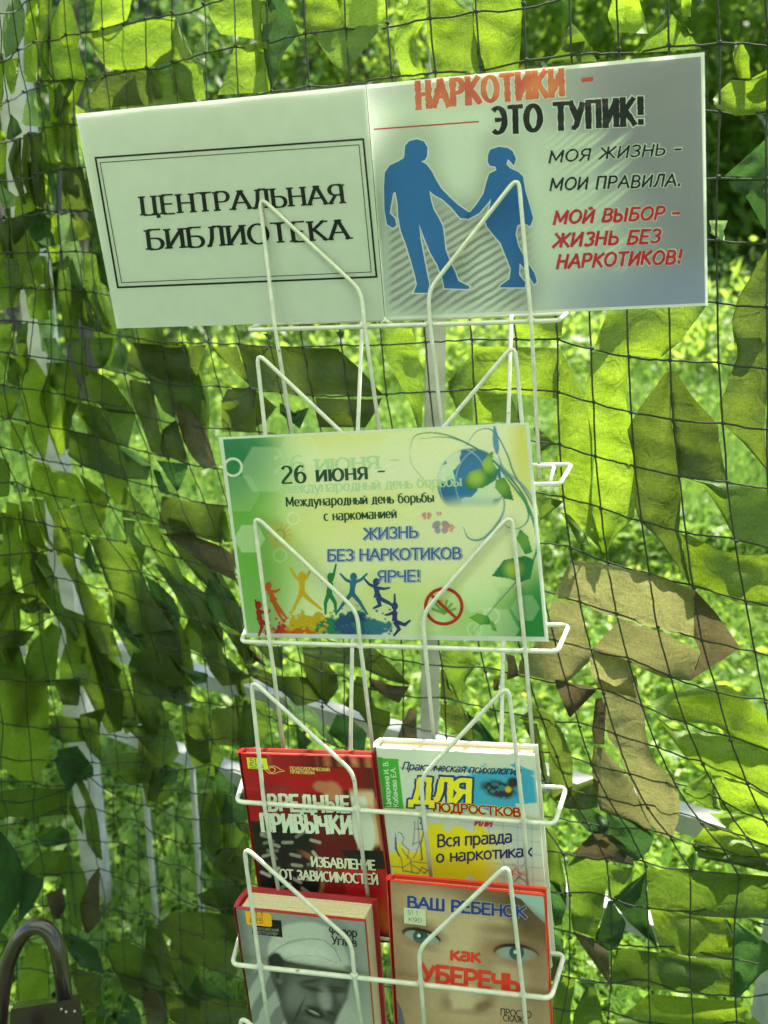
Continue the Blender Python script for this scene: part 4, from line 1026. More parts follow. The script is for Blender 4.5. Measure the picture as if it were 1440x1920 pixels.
outline(S2, [(700.6,242.5),(898,228)], 2.6, (.5,.02,.03), t2, .0005, closed=False)
for s_, a_, b_, up_, hc in (('МОЯ ЖИЗНЬ -', (1027,305), (1277,288), (4,-21), 0), ('МОИ ПРАВИЛА.', (1029,357), (1277,348), (4,-22), 0),
                        ('МОЙ ВЫБОР -', (1036,420), (1272,409), (5,-23), 1), ('ЖИЗНЬ БЕЗ', (1036,463), (1237,454), (5,-24), 1), ('НАРКОТИКОВ!', (1042,503), (1277,493), (5,-24), 1)):
    text(S2, s_, a_, b_, up_, (.60,.66,.62), t2, .0005, wv=.34, wh=.34, gap=.06, jit=.03)
    text(S2, s_, a_, b_, up_, (.58,.02,.035) if hc else (.015,.02,.025), t2, .0006, wv=.23 if hc else .18, wh=.21 if hc else .16, gap=.06, jit=.03, rag=.15, seed=len(s_))
# tape strip that joins the two sheets
tp = thing('tape_joint', 'clear crinkled tape strip along the seam between the library sign and the couple poster', 'tape', tuple(S1.pt(705, 400, .003)))
vs, fs = [], []
for j in range(25):
    t = j/24
    for i, dx in enumerate((-9, -3, 3, 9)):
        x = 686+(722-686)*t+dx+random.uniform(-.8, .8); y = 154+(606-154)*t
        vs.append(S1.pt(x, y, .0026+random.uniform(0, .0009) + (.0006 if i in (1, 2) else 0)))
for j in range(24):
    for i in range(3): k = j*4+i; fs.append((k, k+4, k+5, k+1))
mesh('tape', vs, fs, M['film'], tp, smooth=True)
vs, fs = tube_geo([S1.pt(716, 607, .006), S1.pt(722, 600, .009), S2.pt(733, 606, .006), S2.pt(724, 613, .004)], .002, 6, closed=True)
mesh('knotted_tape', vs, fs, M['wire'], tp, smooth=True)

# green poster in the second pocket
QM = [(403,813),(998,785),(1036,1209),(456,1201)]
S3 = Sheet(QM, (740,1205), wR(740,1205)+.0035)
t3 = thing('laminated_poster', 'green and yellow laminated poster with a globe and jumping figures, in the middle pocket', 'poster', tuple(S3.pt(745, 1200)))
PM = [(410,820),(992,792),(1029,1203),(461,1195)]
slab(S3, 'paper_sheet', PM, 0, .0002, M['paper'], t3); film(S3, QM, t3, .0012)
def art_green(x, y):
    u = (x-420)/590; v = (y-800)/395
    c = np.tile(np.array([.84,.85,.62]), (len(x), 1))
    c = mixc(c, (.76,.72,.10), ss(.16,.0,np.abs(v-.40+.22*(u-.5)))*.55*ss(.03,.3,u))
    c = mixc(c, (.72,.70,.10), ss(.20,.0,np.abs(v-.0+.03*(u-.5)))*.7*ss(.95,.2,u)*ss(.1,.25,u))
    c = mixc(c, (.74,.68,.10), ss(.88,.95,u)*ss(.42,.1,v)*.85)
    c = mixc(c, (.36,.60,.12), ss(.30,.0,u-.16*v)*.95*ss(1.05,.6,v))
    c = mixc(c, (.02,.30,.13), ss(.14,.0,np.hypot((u-.03)*.9,(v-.10)))*.95)
    c = mixc(c, (.10,.42,.16), ss(.26,.0,u)*ss(.0,.12,v)*ss(.4,.1,v)*.7)
    c = mixc(c, (.30,.58,.10), ss(.35,.95,u)*ss(.55,.95,v)*.85)
    c = mixc(c, (.04,.33,.09), ss(.88,1.0,u+.12*(v-.9))*ss(.45,.85,v)*.95)
    c = mixc(c, (.66,.72,.16), ss(.22,.0,np.abs(v-.72-.1*np.sin(u*5)))*.5*ss(.25,.5,u))
    c = mixc(c, (.88,.90,.60), ell(x, y, 860, 1005, 150, 95, .5)*.8); c = mixc(c, (.86,.84,.34), ell(x, y, 640, 985, 120, 60, .8)*.5)
    c = mixc(c, (.13,.42,.05), ss(.20,.0,u-.10*v)*.8); c = mixc(c, (.008,.22,.07), ss(.26,.05,np.hypot((u-.01)*1.1,(v-.13)*.8)))
    c = mixc(c, (.015,.26,.05), ss(.80,1.0,u+.25*(v-.9))*ss(.5,.9,v))
    for (a, b, r_, al) in ((497,880,44,.28),(560,845,36,.25),(750,850,40,.3),(690,900,30,.12),(468,1010,27,.45),(450,925,35,.15),(560,960,40,.12),(610,1000,45,.14),(900,1115,34,.4),(955,1060,42,.3),(930,1180,40,.35),(810,1155,30,.25),(870,1030,28,.25),(985,1140,25,.25),(640,1080,50,.12),(720,985,45,.15)):
        # six-sided light spots
        dx, dy = x-a, y-b; an = np.arctan2(dy, dx); rr = np.hypot(dx, dy)*np.cos((an % (math.pi/3))-math.pi/6)
        c = mixc(c, (.80,.90,.66), (1-ss(r_*.9, r_*1.0, rr))*al)
    for (a, b, r_, wd, al) in ((437,876,16,4,.95),(550,972,11,3,.7),(871,1069,26,3.5,.35),(922,1155,14,3,.6),(890,1180,13,3,.4),(525,1041,12,2.5,.3),(430,0,1,1,0),(783,1180,14,3,.4)):
        c = mixc(c, (.82,.90,.74), (1-ss(wd/2-.5, wd/2+.8, np.abs(np.hypot(x-a, y-b)-r_)))*al)
    # globe
    G_ = ell(x, y, 884, 905, 64, 64, .03); fade = ss(958, 925, y)
    sea = np.array([.015,.20,.50])+.0; land = (vnoise(x+40, y, 34, 21, 3) > .52)
    c = mixc(c, (.02,.20,.46), G_*fade); c = mixc(c, (.72,.80,.62), G_*fade*land*1.0)
    c = mixc(c, (.015,.13,.33), G_*fade*ss(44, 64, np.hypot(x-900, y-915))*.5*(1-land))
    for k in (-1, 0, 1): c = mixc(c, (.55,.75,.8), G_*fade*(1-ss(.6, 1.6, np.abs(np.hypot(x-884+k*30, (y-905)*.9)-60)))*.5)
    # sweeping vine curves
    def curve(pts, wd, col, al=.9):
        nonlocal c
        L = catmull(pts, 8); m_ = np.zeros(len(x))
        near = (x > min(p[0] for p in pts)-30) & (x < max(p[0] for p in pts)+30)
        for i in range(len(L)-1):
            w_ = wd*(math.sin(math.pi*(i+1)/len(L))**.6); m_[near] = np.maximum(m_[near], seg(x[near], y[near], *L[i], *L[i+1], w_, 1.1))
        c = mixc(c, col, m_*al)
    curve([(768,842),(782,815),(835,815),(900,845),(950,890),(985,935),(990,975),(965,992),(935,978)], 3.2, (.03,.25,.13))
    curve([(768,842),(772,870),(795,900),(815,925)], 1.5, (.20,.35,.12), .7)
    curve([(785,822),(850,822),(915,856),(965,905),(990,960),(984,985)], 2.6, (.02,.18,.20))
    curve([(872,838),(895,808),(925,808),(950,850),(965,890),(1000,950),(1010,1010),(1000,1050),(960,1100),(925,1140),(880,1198)], 3.2, (.02,.18,.22))
    curve([(930,870),(965,915),(990,950),(1006,1000),(1004,1040),(975,1090)], 5.5, (.02,.25,.12))
    curve([(927,800),(930,830),(932,850)], 11, (.04,.24,.48)); curve([(934,852),(946,880),(985,915),(1003,945)], 5, (.10,.28,.50), .7)
    curve([(868,988),(880,1010),(905,1010),(930,985),(945,955),(942,915)], 4.5, (.03,.24,.42), .8)
    def lf(pts, col, hi):
        nonlocal c
        m_ = poly(x, y, pts); c = mixc(c, col, m_); cx, cy = np.mean([p[0] for p in pts]), np.mean([p[1] for p in pts])
        c = mixc(c, hi, m_*ss(26, 4, np.hypot(x-cx+6, y-cy+2))*.9)
    lf([(868,906),(880,885),(900,878),(925,880),(930,900),(905,915),(880,918)], (.02,.22,.06), (.45,.62,.06))
    lf([(910,890),(903,868),(915,852),(925,845),(923,865),(935,885),(930,900)], (.02,.22,.06), (.40,.60,.06))
    lf([(928,915),(930,900),(945,895),(955,910),(963,938),(945,935)], (.02,.20,.05), (.25,.45,.05))
    lf([(922,1080),(945,1050),(985,1042),(1002,1050),(995,1085),(975,1092),(955,1085)], (.02,.22,.07), (.55,.66,.08))
    lf([(968,1010),(975,992),(990,1005),(998,1035),(985,1040)], (.02,.26,.08), (.2,.45,.07))
    lf([(880,1158),(895,1150),(915,1155),(922,1170),(900,1172)], (.02,.25,.07), (.2,.45,.06))
    lf([(918,1162),(927,1168),(932,1185),(922,1180)], (.02,.25,.07), (.2,.4,.06))
    # paint splashes under the figures
    for (a, b, rx, ry, col, sd) in ((545,1190,42,14,(.62,.03,.02),1),(580,1175,38,22,(.80,.55,.01),2),(560,1188,26,10,(.75,.16,.01),3),(635,1178,30,20,(.02,.28,.12),4),(665,1172,30,22,(.015,.10,.32),5),(695,1178,30,16,(.04,.25,.40),6)):
        nn = vnoise(x, y, 9, sd, 3); d_ = np.hypot((x-a)/rx, (y-b)/ry)
        c = mixc(c, tuple(k_*.75 for k_ in col), (ss(.5, .3, d_*.78-nn*1.1+.05)*1.0)*ss(1199, 1193, y))
    for k in range(90):
        q_ = random.Random(k+500); a, b = q_.uniform(500, 735), q_.uniform(1140, 1192); col = ((.6,.03,.02),(.75,.5,.01),(.02,.28,.12),(.015,.12,.34))[min(3, int((a-500)/60))]
        near = (np.abs(x-a) < 6) & (np.abs(y-b) < 6); m_ = np.zeros(len(x)); m_[near] = ell(x[near], y[near], a, b, q_.uniform(1, 3), q_.uniform(1, 2.6), .4); c = mixc(c, col, m_)
    # no-drugs badge leaf
    for an in range(-70, 71, 28):
        a_ = R(an-90); m_ = seg(x, y, 832, 1150, 832+22*math.cos(a_), 1150+24*math.sin(a_), 5, 2); c = mixc(c, (.14,.35,.06), m_*.9)
    c = mixc(c, (.75,.62,.05), ell(x, y, 828, 1130, 6, 8)*.7)
    # sun
    for k in range(14):
        a_ = k*2*math.pi/14; c = mixc(c, (.80,.45,.05), seg(x, y, 524+14*math.cos(a_), 1003+14*math.sin(a_), 524+22*math.cos(a_), 1003+23*math.sin(a_), 3, 1.5)*.8)
    c = mixc(c, (.62,.25,.04), (1-ss(.8, 1.8, np.abs(np.hypot(x-524, y-1003)-10)))*.8)
    # butterflies
    for (a, b, s_, col) in ((800,967,9,(.62,.18,.30)),(827,988,16,(.30,.22,.42)),(842,990,10,(.70,.30,.32)),(823,963,5,(.6,.2,.35))):
        for sg in (-1, 1):
            c = mixc(c, col, ell(x, y, a+sg*s_*.55, b-s_*.25, s_*.55, s_*.42, .2, sg*.7)*.85); c = mixc(c, col, ell(x, y, a+sg*s_*.4, b+s_*.4, s_*.35, s_*.4, .2)*.8)
    g_ = c.mean(1, keepdims=True); return np.clip(c*1.08, 0, .9)*np.array([1.04,1.0,1.02])
art(S3, 'printed_picture', [(418,824),(985,796),(1021,1194),(464,1187)], 400, 290, art_green, art_mat('green_poster_print', .45), t3, .0004)
dg = (.012,.085,.035)
gh = (.62,.79,.50)
text(S3, '26 июня -', (513,889), (752,876), (-2,-33), gh, t3, .00045, wv=.2, wh=.08, serif=.24)
text(S3, 'Международный день борьбы', (524,926), (866,911), (-1,-20), gh, t3, .00045, wv=.18, wh=.08, serif=.22)
text(S3, '26 июня -', (528,907), (724,897), (-2,-32), dg, t3, .0006, wv=.20, wh=.09, serif=.15, gap=.05)
text(S3, 'Международный день борьбы', (536,950), (814,941), (-1,-18), dg, t3, .0006, wv=.185, wh=.09, serif=.13, gap=.04)
text(S3, 'с наркоманией', (607,976.5), (744,971), (-1,-18), dg, t3, .0006, wv=.185, wh=.09, serif=.13, gap=.04)
for s_, a_, b_ in (('ЖИЗНЬ', (681,1011), (784,1007)), ('БЕЗ НАРКОТИКОВ', (613,1051.5), (865,1047)), ('ЯРЧЕ!', (707,1091), (789,1089.5))):
    text(S3, s_, (a_[0]+2, a_[1]+1), (b_[0]+2, b_[1]+1), (0,-20), (.42,.45,.50), t3, .0005, wv=.30, wh=.24)
    text(S3, s_, a_, b_, (0,-20), (.75,.80,.85), t3, .00055, wv=.29, wh=.26)
    text(S3, s_, a_, b_, (0,-20), (.09,.17,.50), t3, .0006, wv=.20, wh=.16)
def figure(x, y, s, col, arms, legs, lean=0, skirt=0):
    """small jumping paper figure: head, body, arms, legs in flat ink"""
    vs, fs = [], []; k = 0; s *= 1.25
    hd = [(x+lean*s*1.3+s*.30*math.cos(a), y-s*1.35+s*.36*math.sin(a)) for a in np.linspace(0, 2*math.pi, 11)[:-1]]
    tr = geometry.tessellate_polygon([[Vector((a, b, 0)) for a, b in hd]]); vs += [S3.pt(a, b, .0006) for a, b in hd]; fs += [tuple(t) for t in tr]
    sh = (x+lean*s*.9, y-s*.85); hp = (x, y)
    L = [([sh, ((sh[0]+hp[0])/2, (sh[1]+hp[1])/2), hp], [s*.55, s*.42, s*(.75 if skirt else .5)])]
    for (ax, ay) in arms: L.append(([sh, (sh[0]+ax*s*.55, sh[1]+ay*s*.45+.1*s), (sh[0]+ax*s, sh[1]+ay*s)], [s*.3, s*.24, s*.14]))
    for (ax, ay, bx, by) in legs: L.append(([hp, (x+ax*s, y+ay*s), (x+bx*s, y+by*s)], [s*.40, s*.30, s*.16]))
    for pts, wl in L: k += 1; line_geo(S3, pts, wl, .0006+k*3e-7, vs, fs)
    mesh('printed_figure', vs, fs, ink(col), t3)
figure(487, 1163, 17, (.42,.012,.02), [(-.3,-1.0),(.9,.2)], [(.2,.6,-.1,1.4),(.8,.5,.5,1.3)], -.1)
figure(513, 1127, 17, (.70,.14,.02), [(-.9,-.9),(.9,-.2)], [(.3,.8,.9,1.9),(.6,.8,1.2,1.6)], -.35, 1)
figure(566, 1110, 18, (.78,.50,.02), [(-1.0,-1.2),(.8,-1.2)], [(-.4,.8,-.9,1.8),(.7,.7,1.7,1.5)], 0)
figure(617, 1112, 18, (.03,.28,.09), [(-1.2,-.7),(.5,-1.6)], [(-.3,.8,-.3,1.8),(.5,.8,.6,1.8)], .1)
figure(660, 1112, 18, (.03,.20,.36), [(-1.1,-.8),(1.2,-.8)], [(-.6,.7,-1.3,1.7),(.6,.7,1.3,1.8)], .1)
figure(708, 1120, 17, (.03,.07,.26), [(-1.2,-.9),(1.2,.0)], [(.2,.7,-.4,1.0),(1.0,.5,1.6,.9)], -.1, 1)
figure(740, 1165, 17, (.05,.04,.22), [(.0,-1.6),(-.9,.3)], [(.4,.7,-.1,1.3),(.9,.3,1.4,-.1)], .0)
ring = [(832+34*math.cos(a), 1137+33*math.sin(a)) for a in np.linspace(0, 2*math.pi, 41)[:-1]]
outline(S3, ring, 6, (.60,.03,.02), t3, .0006, 'ban_ring'); outline(S3, [(809,1116),(856,1160)], 5.5, (.60,.03,.02), t3, .00062, 'ban_bar', closed=False)

# ------------------------------------------------------------------ books
TD = np.array([.47, .40, 1.0]); TD /= TD[2]
def book(name, label, F4, th, nrm, anchor, d, cover_mat, page_mat, artfn, res, board=.0022, ov=.0035, spine_round=True):
    """front board corners F4 in pixels; boards, rounded spine and page block behind the front cover"""
    w0 = wR(*anchor)+d; sh = Sheet(anchor=anchor, wanchor=w0, normal=nrm)
    t = thing(name, label, 'book', tuple(sh.pt(*F4[3])))
    C = [sh.cam(*p) for p in F4]; u = C[1]-C[0]; v = C[3]-C[0]; un = u/np.linalg.norm(u); vn = v/np.linalg.norm(v)
    td = TD*1.0
    def W(p): return c2w(*p)
    def brd(off, nm, mat):
        q = [c+td*off for c in C]; q2 = [c+td*(off+board) for c in C]; vs = [W(p) for p in q+q2]
        return mesh(nm, vs, [(0,3,2,1)[::-1], (4,5,6,7)[::-1], (0,4,5,1), (1,5,6,2), (2,6,7,3), (3,7,4,0)], mat, t)
    brd(0, 'front_cover', cover_mat); brd(th-board, 'back_cover', cover_mat)
    # spine, slightly round
    vs, fs = [], []
    for k in range(9):
        a = k/8; off = th*a; bul = -un*(.0025+.003*math.sin(math.pi*a))
        for base in (C[0], C[3]): vs += [W(base+td*off+bul)]
    for k in range(9):
        a = k/8; off = board+(th-2*board)*a; bul = -un*(.001*math.sin(math.pi*a))
        for base in (C[0], C[3]): vs += [W(base+td*off+bul)]
    for k in range(8):
        fs.append((2*k, 2*k+1, 2*k+3, 2*k+2)); b = 18; fs.append((b+2*k, b+2*k+2, b+2*k+3, b+2*k+1)); fs.append((2*k, 2*k+2, b+2*k+2, b+2*k)); fs.append((2*k+1, b+2*k+1, b+2*k+3, 2*k+3))
    mesh('spine', vs, fs, cover_mat, t)
    # pages: stacked in thin uneven gatherings
    vs, fs = [], []; ng = 10
    for k in range(ng):
        o0 = board*1.02+(th-2.04*board)*k/ng; o1 = board*1.02+(th-2.04*board)*(k+.93)/ng; e = random.uniform(0, .0004)
        q = [C[0]+vn*(ov+e)+un*.001, C[1]+vn*(ov+e)-un*(ov+e), C[2]-vn*ov-un*(ov+e), C[3]-vn*ov+un*.001]
        box_geo(vs, fs, [W(p+td*o0) for p in q]+[W(p+td*o1) for p in q])
    o = mesh('page_block', vs, fs, page_mat, t)
    if artfn: art(sh, 'cover_print', inset(F4, .004), res[0], res[1], artfn, art_mat('cover_print_'+name, .28, .35), t, .0003)
    return t, sh
NB = (.19, .22, .96)
red = plain('red_cover_board', (.30,.008,.014), .3, (.38,.012,.02), 30, coat=.4)
FA = [(451,1413),(696,1420),(741,1768),(503,1762)]
def art_red(x, y):
    # book axes
    s = (x-451-(y-1413)*.149)/245; t = (y-1413-(x-451)*.03)/348
    c = np.tile(np.array([.10,.008,.012]), (len(x), 1)); c = mixc(c, (.25,.012,.016), ss(.62,.35,s)*ss(.45,.2,t))
    c = mixc(c, (.34,.008,.014), ss(.10,.085,s)*(t < .36)); c = mixc(c, (.34,.008,.014), (ss(.055,.07,t)*ss(.175,.16,t+.012*np.sin(s*9)-.02*(s>.35)))*ss(.95,.8,s))
    c = mixc(c, (.40,.12,.06), ss(.06,.05,t)*ss(.55,.6,s)*(.5+.5*np.sin(s*60)))
    c = mixc(c, (.45,.16,.08), ell(s, t, .66, .19, .075, .055, .25)); c = mixc(c, (.40,.14,.08), ell(s, t, .58, .165, .06, .03, .3))
    c = mixc(c, (.60,.42,.26), ss(.78,.80,s)*ss(.16,.2,t)*ss(.52,.48,t+.2*(s-.8))*ss(.985,.96,s)); c = mixc(c, (.34,.13,.07), ss(.955,.97,s)*ss(.2,.25,t)*ss(.55,.5,t))
    c = mixc(c, (.62,.62,.54), ell(s, t, .855, .38, .085, .135, .08)); c = mixc(c, (.62,.62,.54), ss(.79,.80,s)*ss(.92,.90,s)*ss(.20,.22,t)*ss(.44,.42,t))
    c = mixc(c, (.015,.012,.012), ss(.62,.64,s+.05*np.sin(t*20))*(t > .50)*(t < .62)); c = mixc(c, (.012,.012,.014), (t > .36)*(t < .88)*ss(.50,.42,s)*1.0)
    for k in range(34):
        a, b = random.Random(k).uniform(.02,.46), random.Random(k+99).uniform(.42,.84); an = random.Random(k+7).uniform(-.6,1.0); L = .07
        x0, y0 = 451+a*245+b*52, 1413+b*348+a*7; c = mixc(c, (.40,.38,.31), seg(x, y, x0, y0, x0+L*245*math.cos(an), y0+L*245*math.sin(an), 6, 2)*(.35+.6*random.Random(k+31).random()))
    c = mixc(c, (.28,.10,.05), (1-ss(.012,.03,np.abs(np.hypot((s-.30),(t-.66)*1.35)-.19)))*ss(.3,.42,s)*.9)
    dn = (s > .42+.0*t)*(t > .60)*(1-ell(s, t, .30, .66, .20, .15, .05)); c = mixc(c, (.42,.012,.018), dn*1.0)
    c = mixc(c, (.22,.01,.012), dn*ss(.66,.64,s)*(t < .74)); c = mixc(c, (.65,.14,.03), dn*ss(.72,.86,t)*ss(.45,.7,s)*ss(.97,.9,t)*vnoise(s, t, .12, 4)*1.5)
    c = mixc(c, (.40,.01,.018), (t > .88)*ss(.5,.4,s)); c = mixc(c, (.03,.01,.01), ss(.93,.97,t))
    return c
bA, sA = book('hardback_book', 'red and black hardback with cracked white title, above the grey book', FA, .0085, NB, (590,1515), .010, red, M['pages'], art_red, (150, 200), board=.0018, ov=.003)
w_ = (.62,.68,.56)
text(sA, 'ВРЕДНЫЕ', (503,1519), (657,1523), (-3,-29), w_, bA, .0006, wv=.235, wh=.18, rag=.12, jit=.02, gap=.07)
text(sA, 'ПРИВЫЧКИ', (490,1557), (661,1563), (-4,-31), w_, bA, .0006, wv=.235, wh=.18, rag=.12, jit=.02, gap=.07)
text(sA, 'ИЗБАВЛЕНИЕ', (586,1625), (707,1632), (-2,-17), (.02,.01,.01), bA, .0005, wv=.26, wh=.22); text(sA, 'ИЗБАВЛЕНИЕ', (584,1624), (705,1631), (-2,-17), (.66,.66,.50), bA, .0006, wv=.22, wh=.17)
text(sA, 'ОТ ЗАВИСИМОСТЕЙ', (527,1648), (712,1659), (-2,-17), (.02,.01,.01), bA, .0005, wv=.26, wh=.22); text(sA, 'ОТ ЗАВИСИМОСТЕЙ', (525,1647), (710,1658), (-2,-17), (.66,.66,.50), bA, .0006, wv=.22, wh=.17)
text(sA, 'ПСИХОЛОГИЧЕСКИЙ', (544,1443), (619,1446), (-1,-5.5), (.62,.50,.14), bA, .0006, wv=.22, wh=.2); text(sA, 'ПРАКТИКУМ', (545,1450), (590,1452), (-1,-5.5), (.62,.50,.14), bA, .0006, wv=.22, wh=.2)
outline(sA, [(497,1443),(505,1437),(515,1436),(525,1442),(534,1446),(524,1447),(514,1451),(504,1450)], 1.2, (.62,.50,.14), bA, .0006, 'eye_emblem'); outline(sA, [(510+6*math.cos(a), 1443.5+5*math.sin(a)) for a in np.linspace(0, 6.28, 15)[:-1]], 1.4, (.62,.50,.14), bA, .0006, 'eye_emblem')
flat(sA, 'sticker', [(462,1420),(500,1422),(503,1443),(465,1441)], ink((.62,.66,.03)), bA, .0007)
text(sA, '51', (468,1430), (482,1431), (-1,-8), (.03,.03,.06), bA, .0009, wv=.12, wh=.12); text(sA, '52 4', (468,1440), (495,1441), (-1,-8), (.03,.03,.06), bA, .0009, wv=.12, wh=.12)

white = plain('white_cover_board', (.56,.58,.52), .3, (.52,.54,.48), 30, coat=.4)
FB = [(705,1402),(1001,1416),(1035,1815),(753,1800)]
def art_white(x, y):
    s = (x-705-(y-1402)*.115)/296; t = (y-1402-(x-705)*.047)/398
    c = np.tile(np.array([.54,.57,.50]), (len(x), 1))
    c = mixc(c, (.05,.33,.035), poly(x, y, [(705,1420),(747,1423),(757,1517),(717,1514)])); c = mixc(c, (.03,.22,.03), poly(x, y, [(705,1420),(716,1421),(727,1515),(716,1514)])*.6)
    grid = np.minimum(np.abs(((x-740+.0*y+(y-1500)*-.02) % 27)-13), np.abs(((y-1540+(x-740)*-.10+.0) % 24)-12))
    c = mixc(c, (.25,.38,.50), (1-ss(.5, 1.4, grid))*ss(830, 880, x+.6*(y-1560))*(y > 1540)*.75)
    yl = ss(.46,.52,vnoise(x, y, 22, 12, 2)+.55*ell(x, y, 880, 1610, 70, 45, .7)+.5*ell(x, y, 790, 1620, 75, 26, .6)+.5*ell(x, y, 815, 1575, 28, 40, .5)-.22)*(y > 1545)*ss(960, 900, x)
    c = mixc(c, (.74,.62,.02), yl)
    bl = ss(.45,.5,vnoise(x*.8+y*.9, (y-x*.4)*3, 24, 6, 2)*.55+.6*ell(x, y, 935, 1480, 88, 38, .7)-.05)*ss(1006,996,x-(y-1440)*.1)*(y < 1525)
    c = mixc(c, (.05,.32,.52), bl)
    mo = ell(x, y, 935, 1480, 34, 16, .3, .25); c = mixc(c, (.03,.03,.035), mo*(.55+.45*(vnoise(x, y, 7, 2) > .45))); c = mixc(c, (.55,.40,.03), ell(x, y, 953, 1480, 6, 6, .3)); c = mixc(c, (.03,.03,.03), ell(x, y, 962, 1467, 11, 10, .3))
    # ink sketches
    def sk(pts, wd=1.6, col=(.05,.05,.14)):
        nonlocal c
        for i in range(len(pts)-1): c = mixc(c, col, seg(x, y, *pts[i], *pts[i+1], wd, 1.2)*.85)
    def z(*a): return [(700+a[i]/3.6, 1360+a[i+1]/3.6) for i in range(0, len(a), 2)]
    sk(z(150,730,160,850,190,900,200,990)); sk(z(165,720,190,730,205,760,195,800,240,840,230,900)); sk(z(150,760,150,830,175,880), 3.5); sk(z(190,830,215,870,250,900,260,990))
    sk(z(255,610,290,600,330,640,320,660), 4); sk(z(280,650,275,760,265,810)); sk(z(325,660,340,720,320,800,330,900,320,910), 3); sk(z(300,640,310,800,290,860,270,900)); sk(z(285,700,330,700)); sk(z(270,800,330,780))
    sk(z(120,950,200,960,260,920,360,930)); sk(z(200,980,300,1000,330,960,370,980,340,1000), 2.2); sk(z(260,940,350,1000))
    for a_, b_ in ((150,640),(110,650),(140,690),(175,620)): sk(z(a_, b_, a_+18, b_+14), 1, (.5,.4,.3))
    sk([(700+(145+35*math.cos(q))/3.6, 1360+(655+35*math.sin(q))/3.6) for q in np.linspace(0, 6.3, 14)], 1, (.55,.45,.35))
    for k in range(26):
        r_ = random.Random(k); a_, b_ = r_.uniform(920,1020), r_.uniform(925,1010); sk(z(a_, b_, a_+r_.uniform(-20,20), b_+r_.uniform(8,25)), 1.3, (.5,.05,.05))
    sk(z(950,1060,985,1020,1030,1060), 2)
    sk([(750,1440),(974,1451)], 1.1, (.05,.08,.2))
    return c
bB, sB = book('hardback_book', 'white hardback with yellow title and squared paper print, right of the red book', FB, .0145, NB, (890,1530), .009, white, M['pages_peach'], art_white, (190, 240))
nv = (.02,.03,.11)
text(sB, 'Практическая психология', (753,1443), (975,1453), (1.5,-14), nv, bB, .0006, wv=.16, wh=.14, sx=.15, name='lettering')
for col, wv_, wh_, l_ in (((.02,.05,.16), .42, .38, .0005), ((.78,.66,.03), .24, .20, .0006)):
    text(sB, 'Д', (768,1503), (812,1505), (2,-43), col, bB, l_, wv=wv_, wh=wh_, rag=.1); text(sB, 'ля', (812,1500), (884,1503), (2,-56), col, bB, l_, wv=wv_*.85, wh=wh_*.8, rag=.1)
for col, wv_, l_ in (((.80,.68,.10), .36, .0005), ((.34,.015,.012), .24, .0006)):
    text(sB, 'ПОДРОСТКОВ', (811,1520), (977,1531), (-.5,-15), col, bB, l_, wv=wv_, wh=wv_*.85, jit=.03)
text(sB, 'или', (889,1547), (922,1550), (2,-16), (.50,.03,.03), bB, .0006, wv=.2, wh=.18, sx=.1)
text(sB, 'Вся правда', (819,1588), (961,1579), (0,-22), nv, bB, .0006, wv=.17, wh=.15); text(sB, 'о наркотиках', (817,1617), (998,1605), (0,-21), nv, bB, .0006, wv=.17, wh=.15)
text(sB, 'Ципоркина И. В.', (733,1513), (727,1427), (-9,0), (.70,.75,.66), bB, .0006, wv=.13, wh=.13); text(sB, 'Кабанова Е.А.', (747,1513), (741,1438), (-9,0), (.70,.75,.66), bB, .0006, wv=.13, wh=.13)

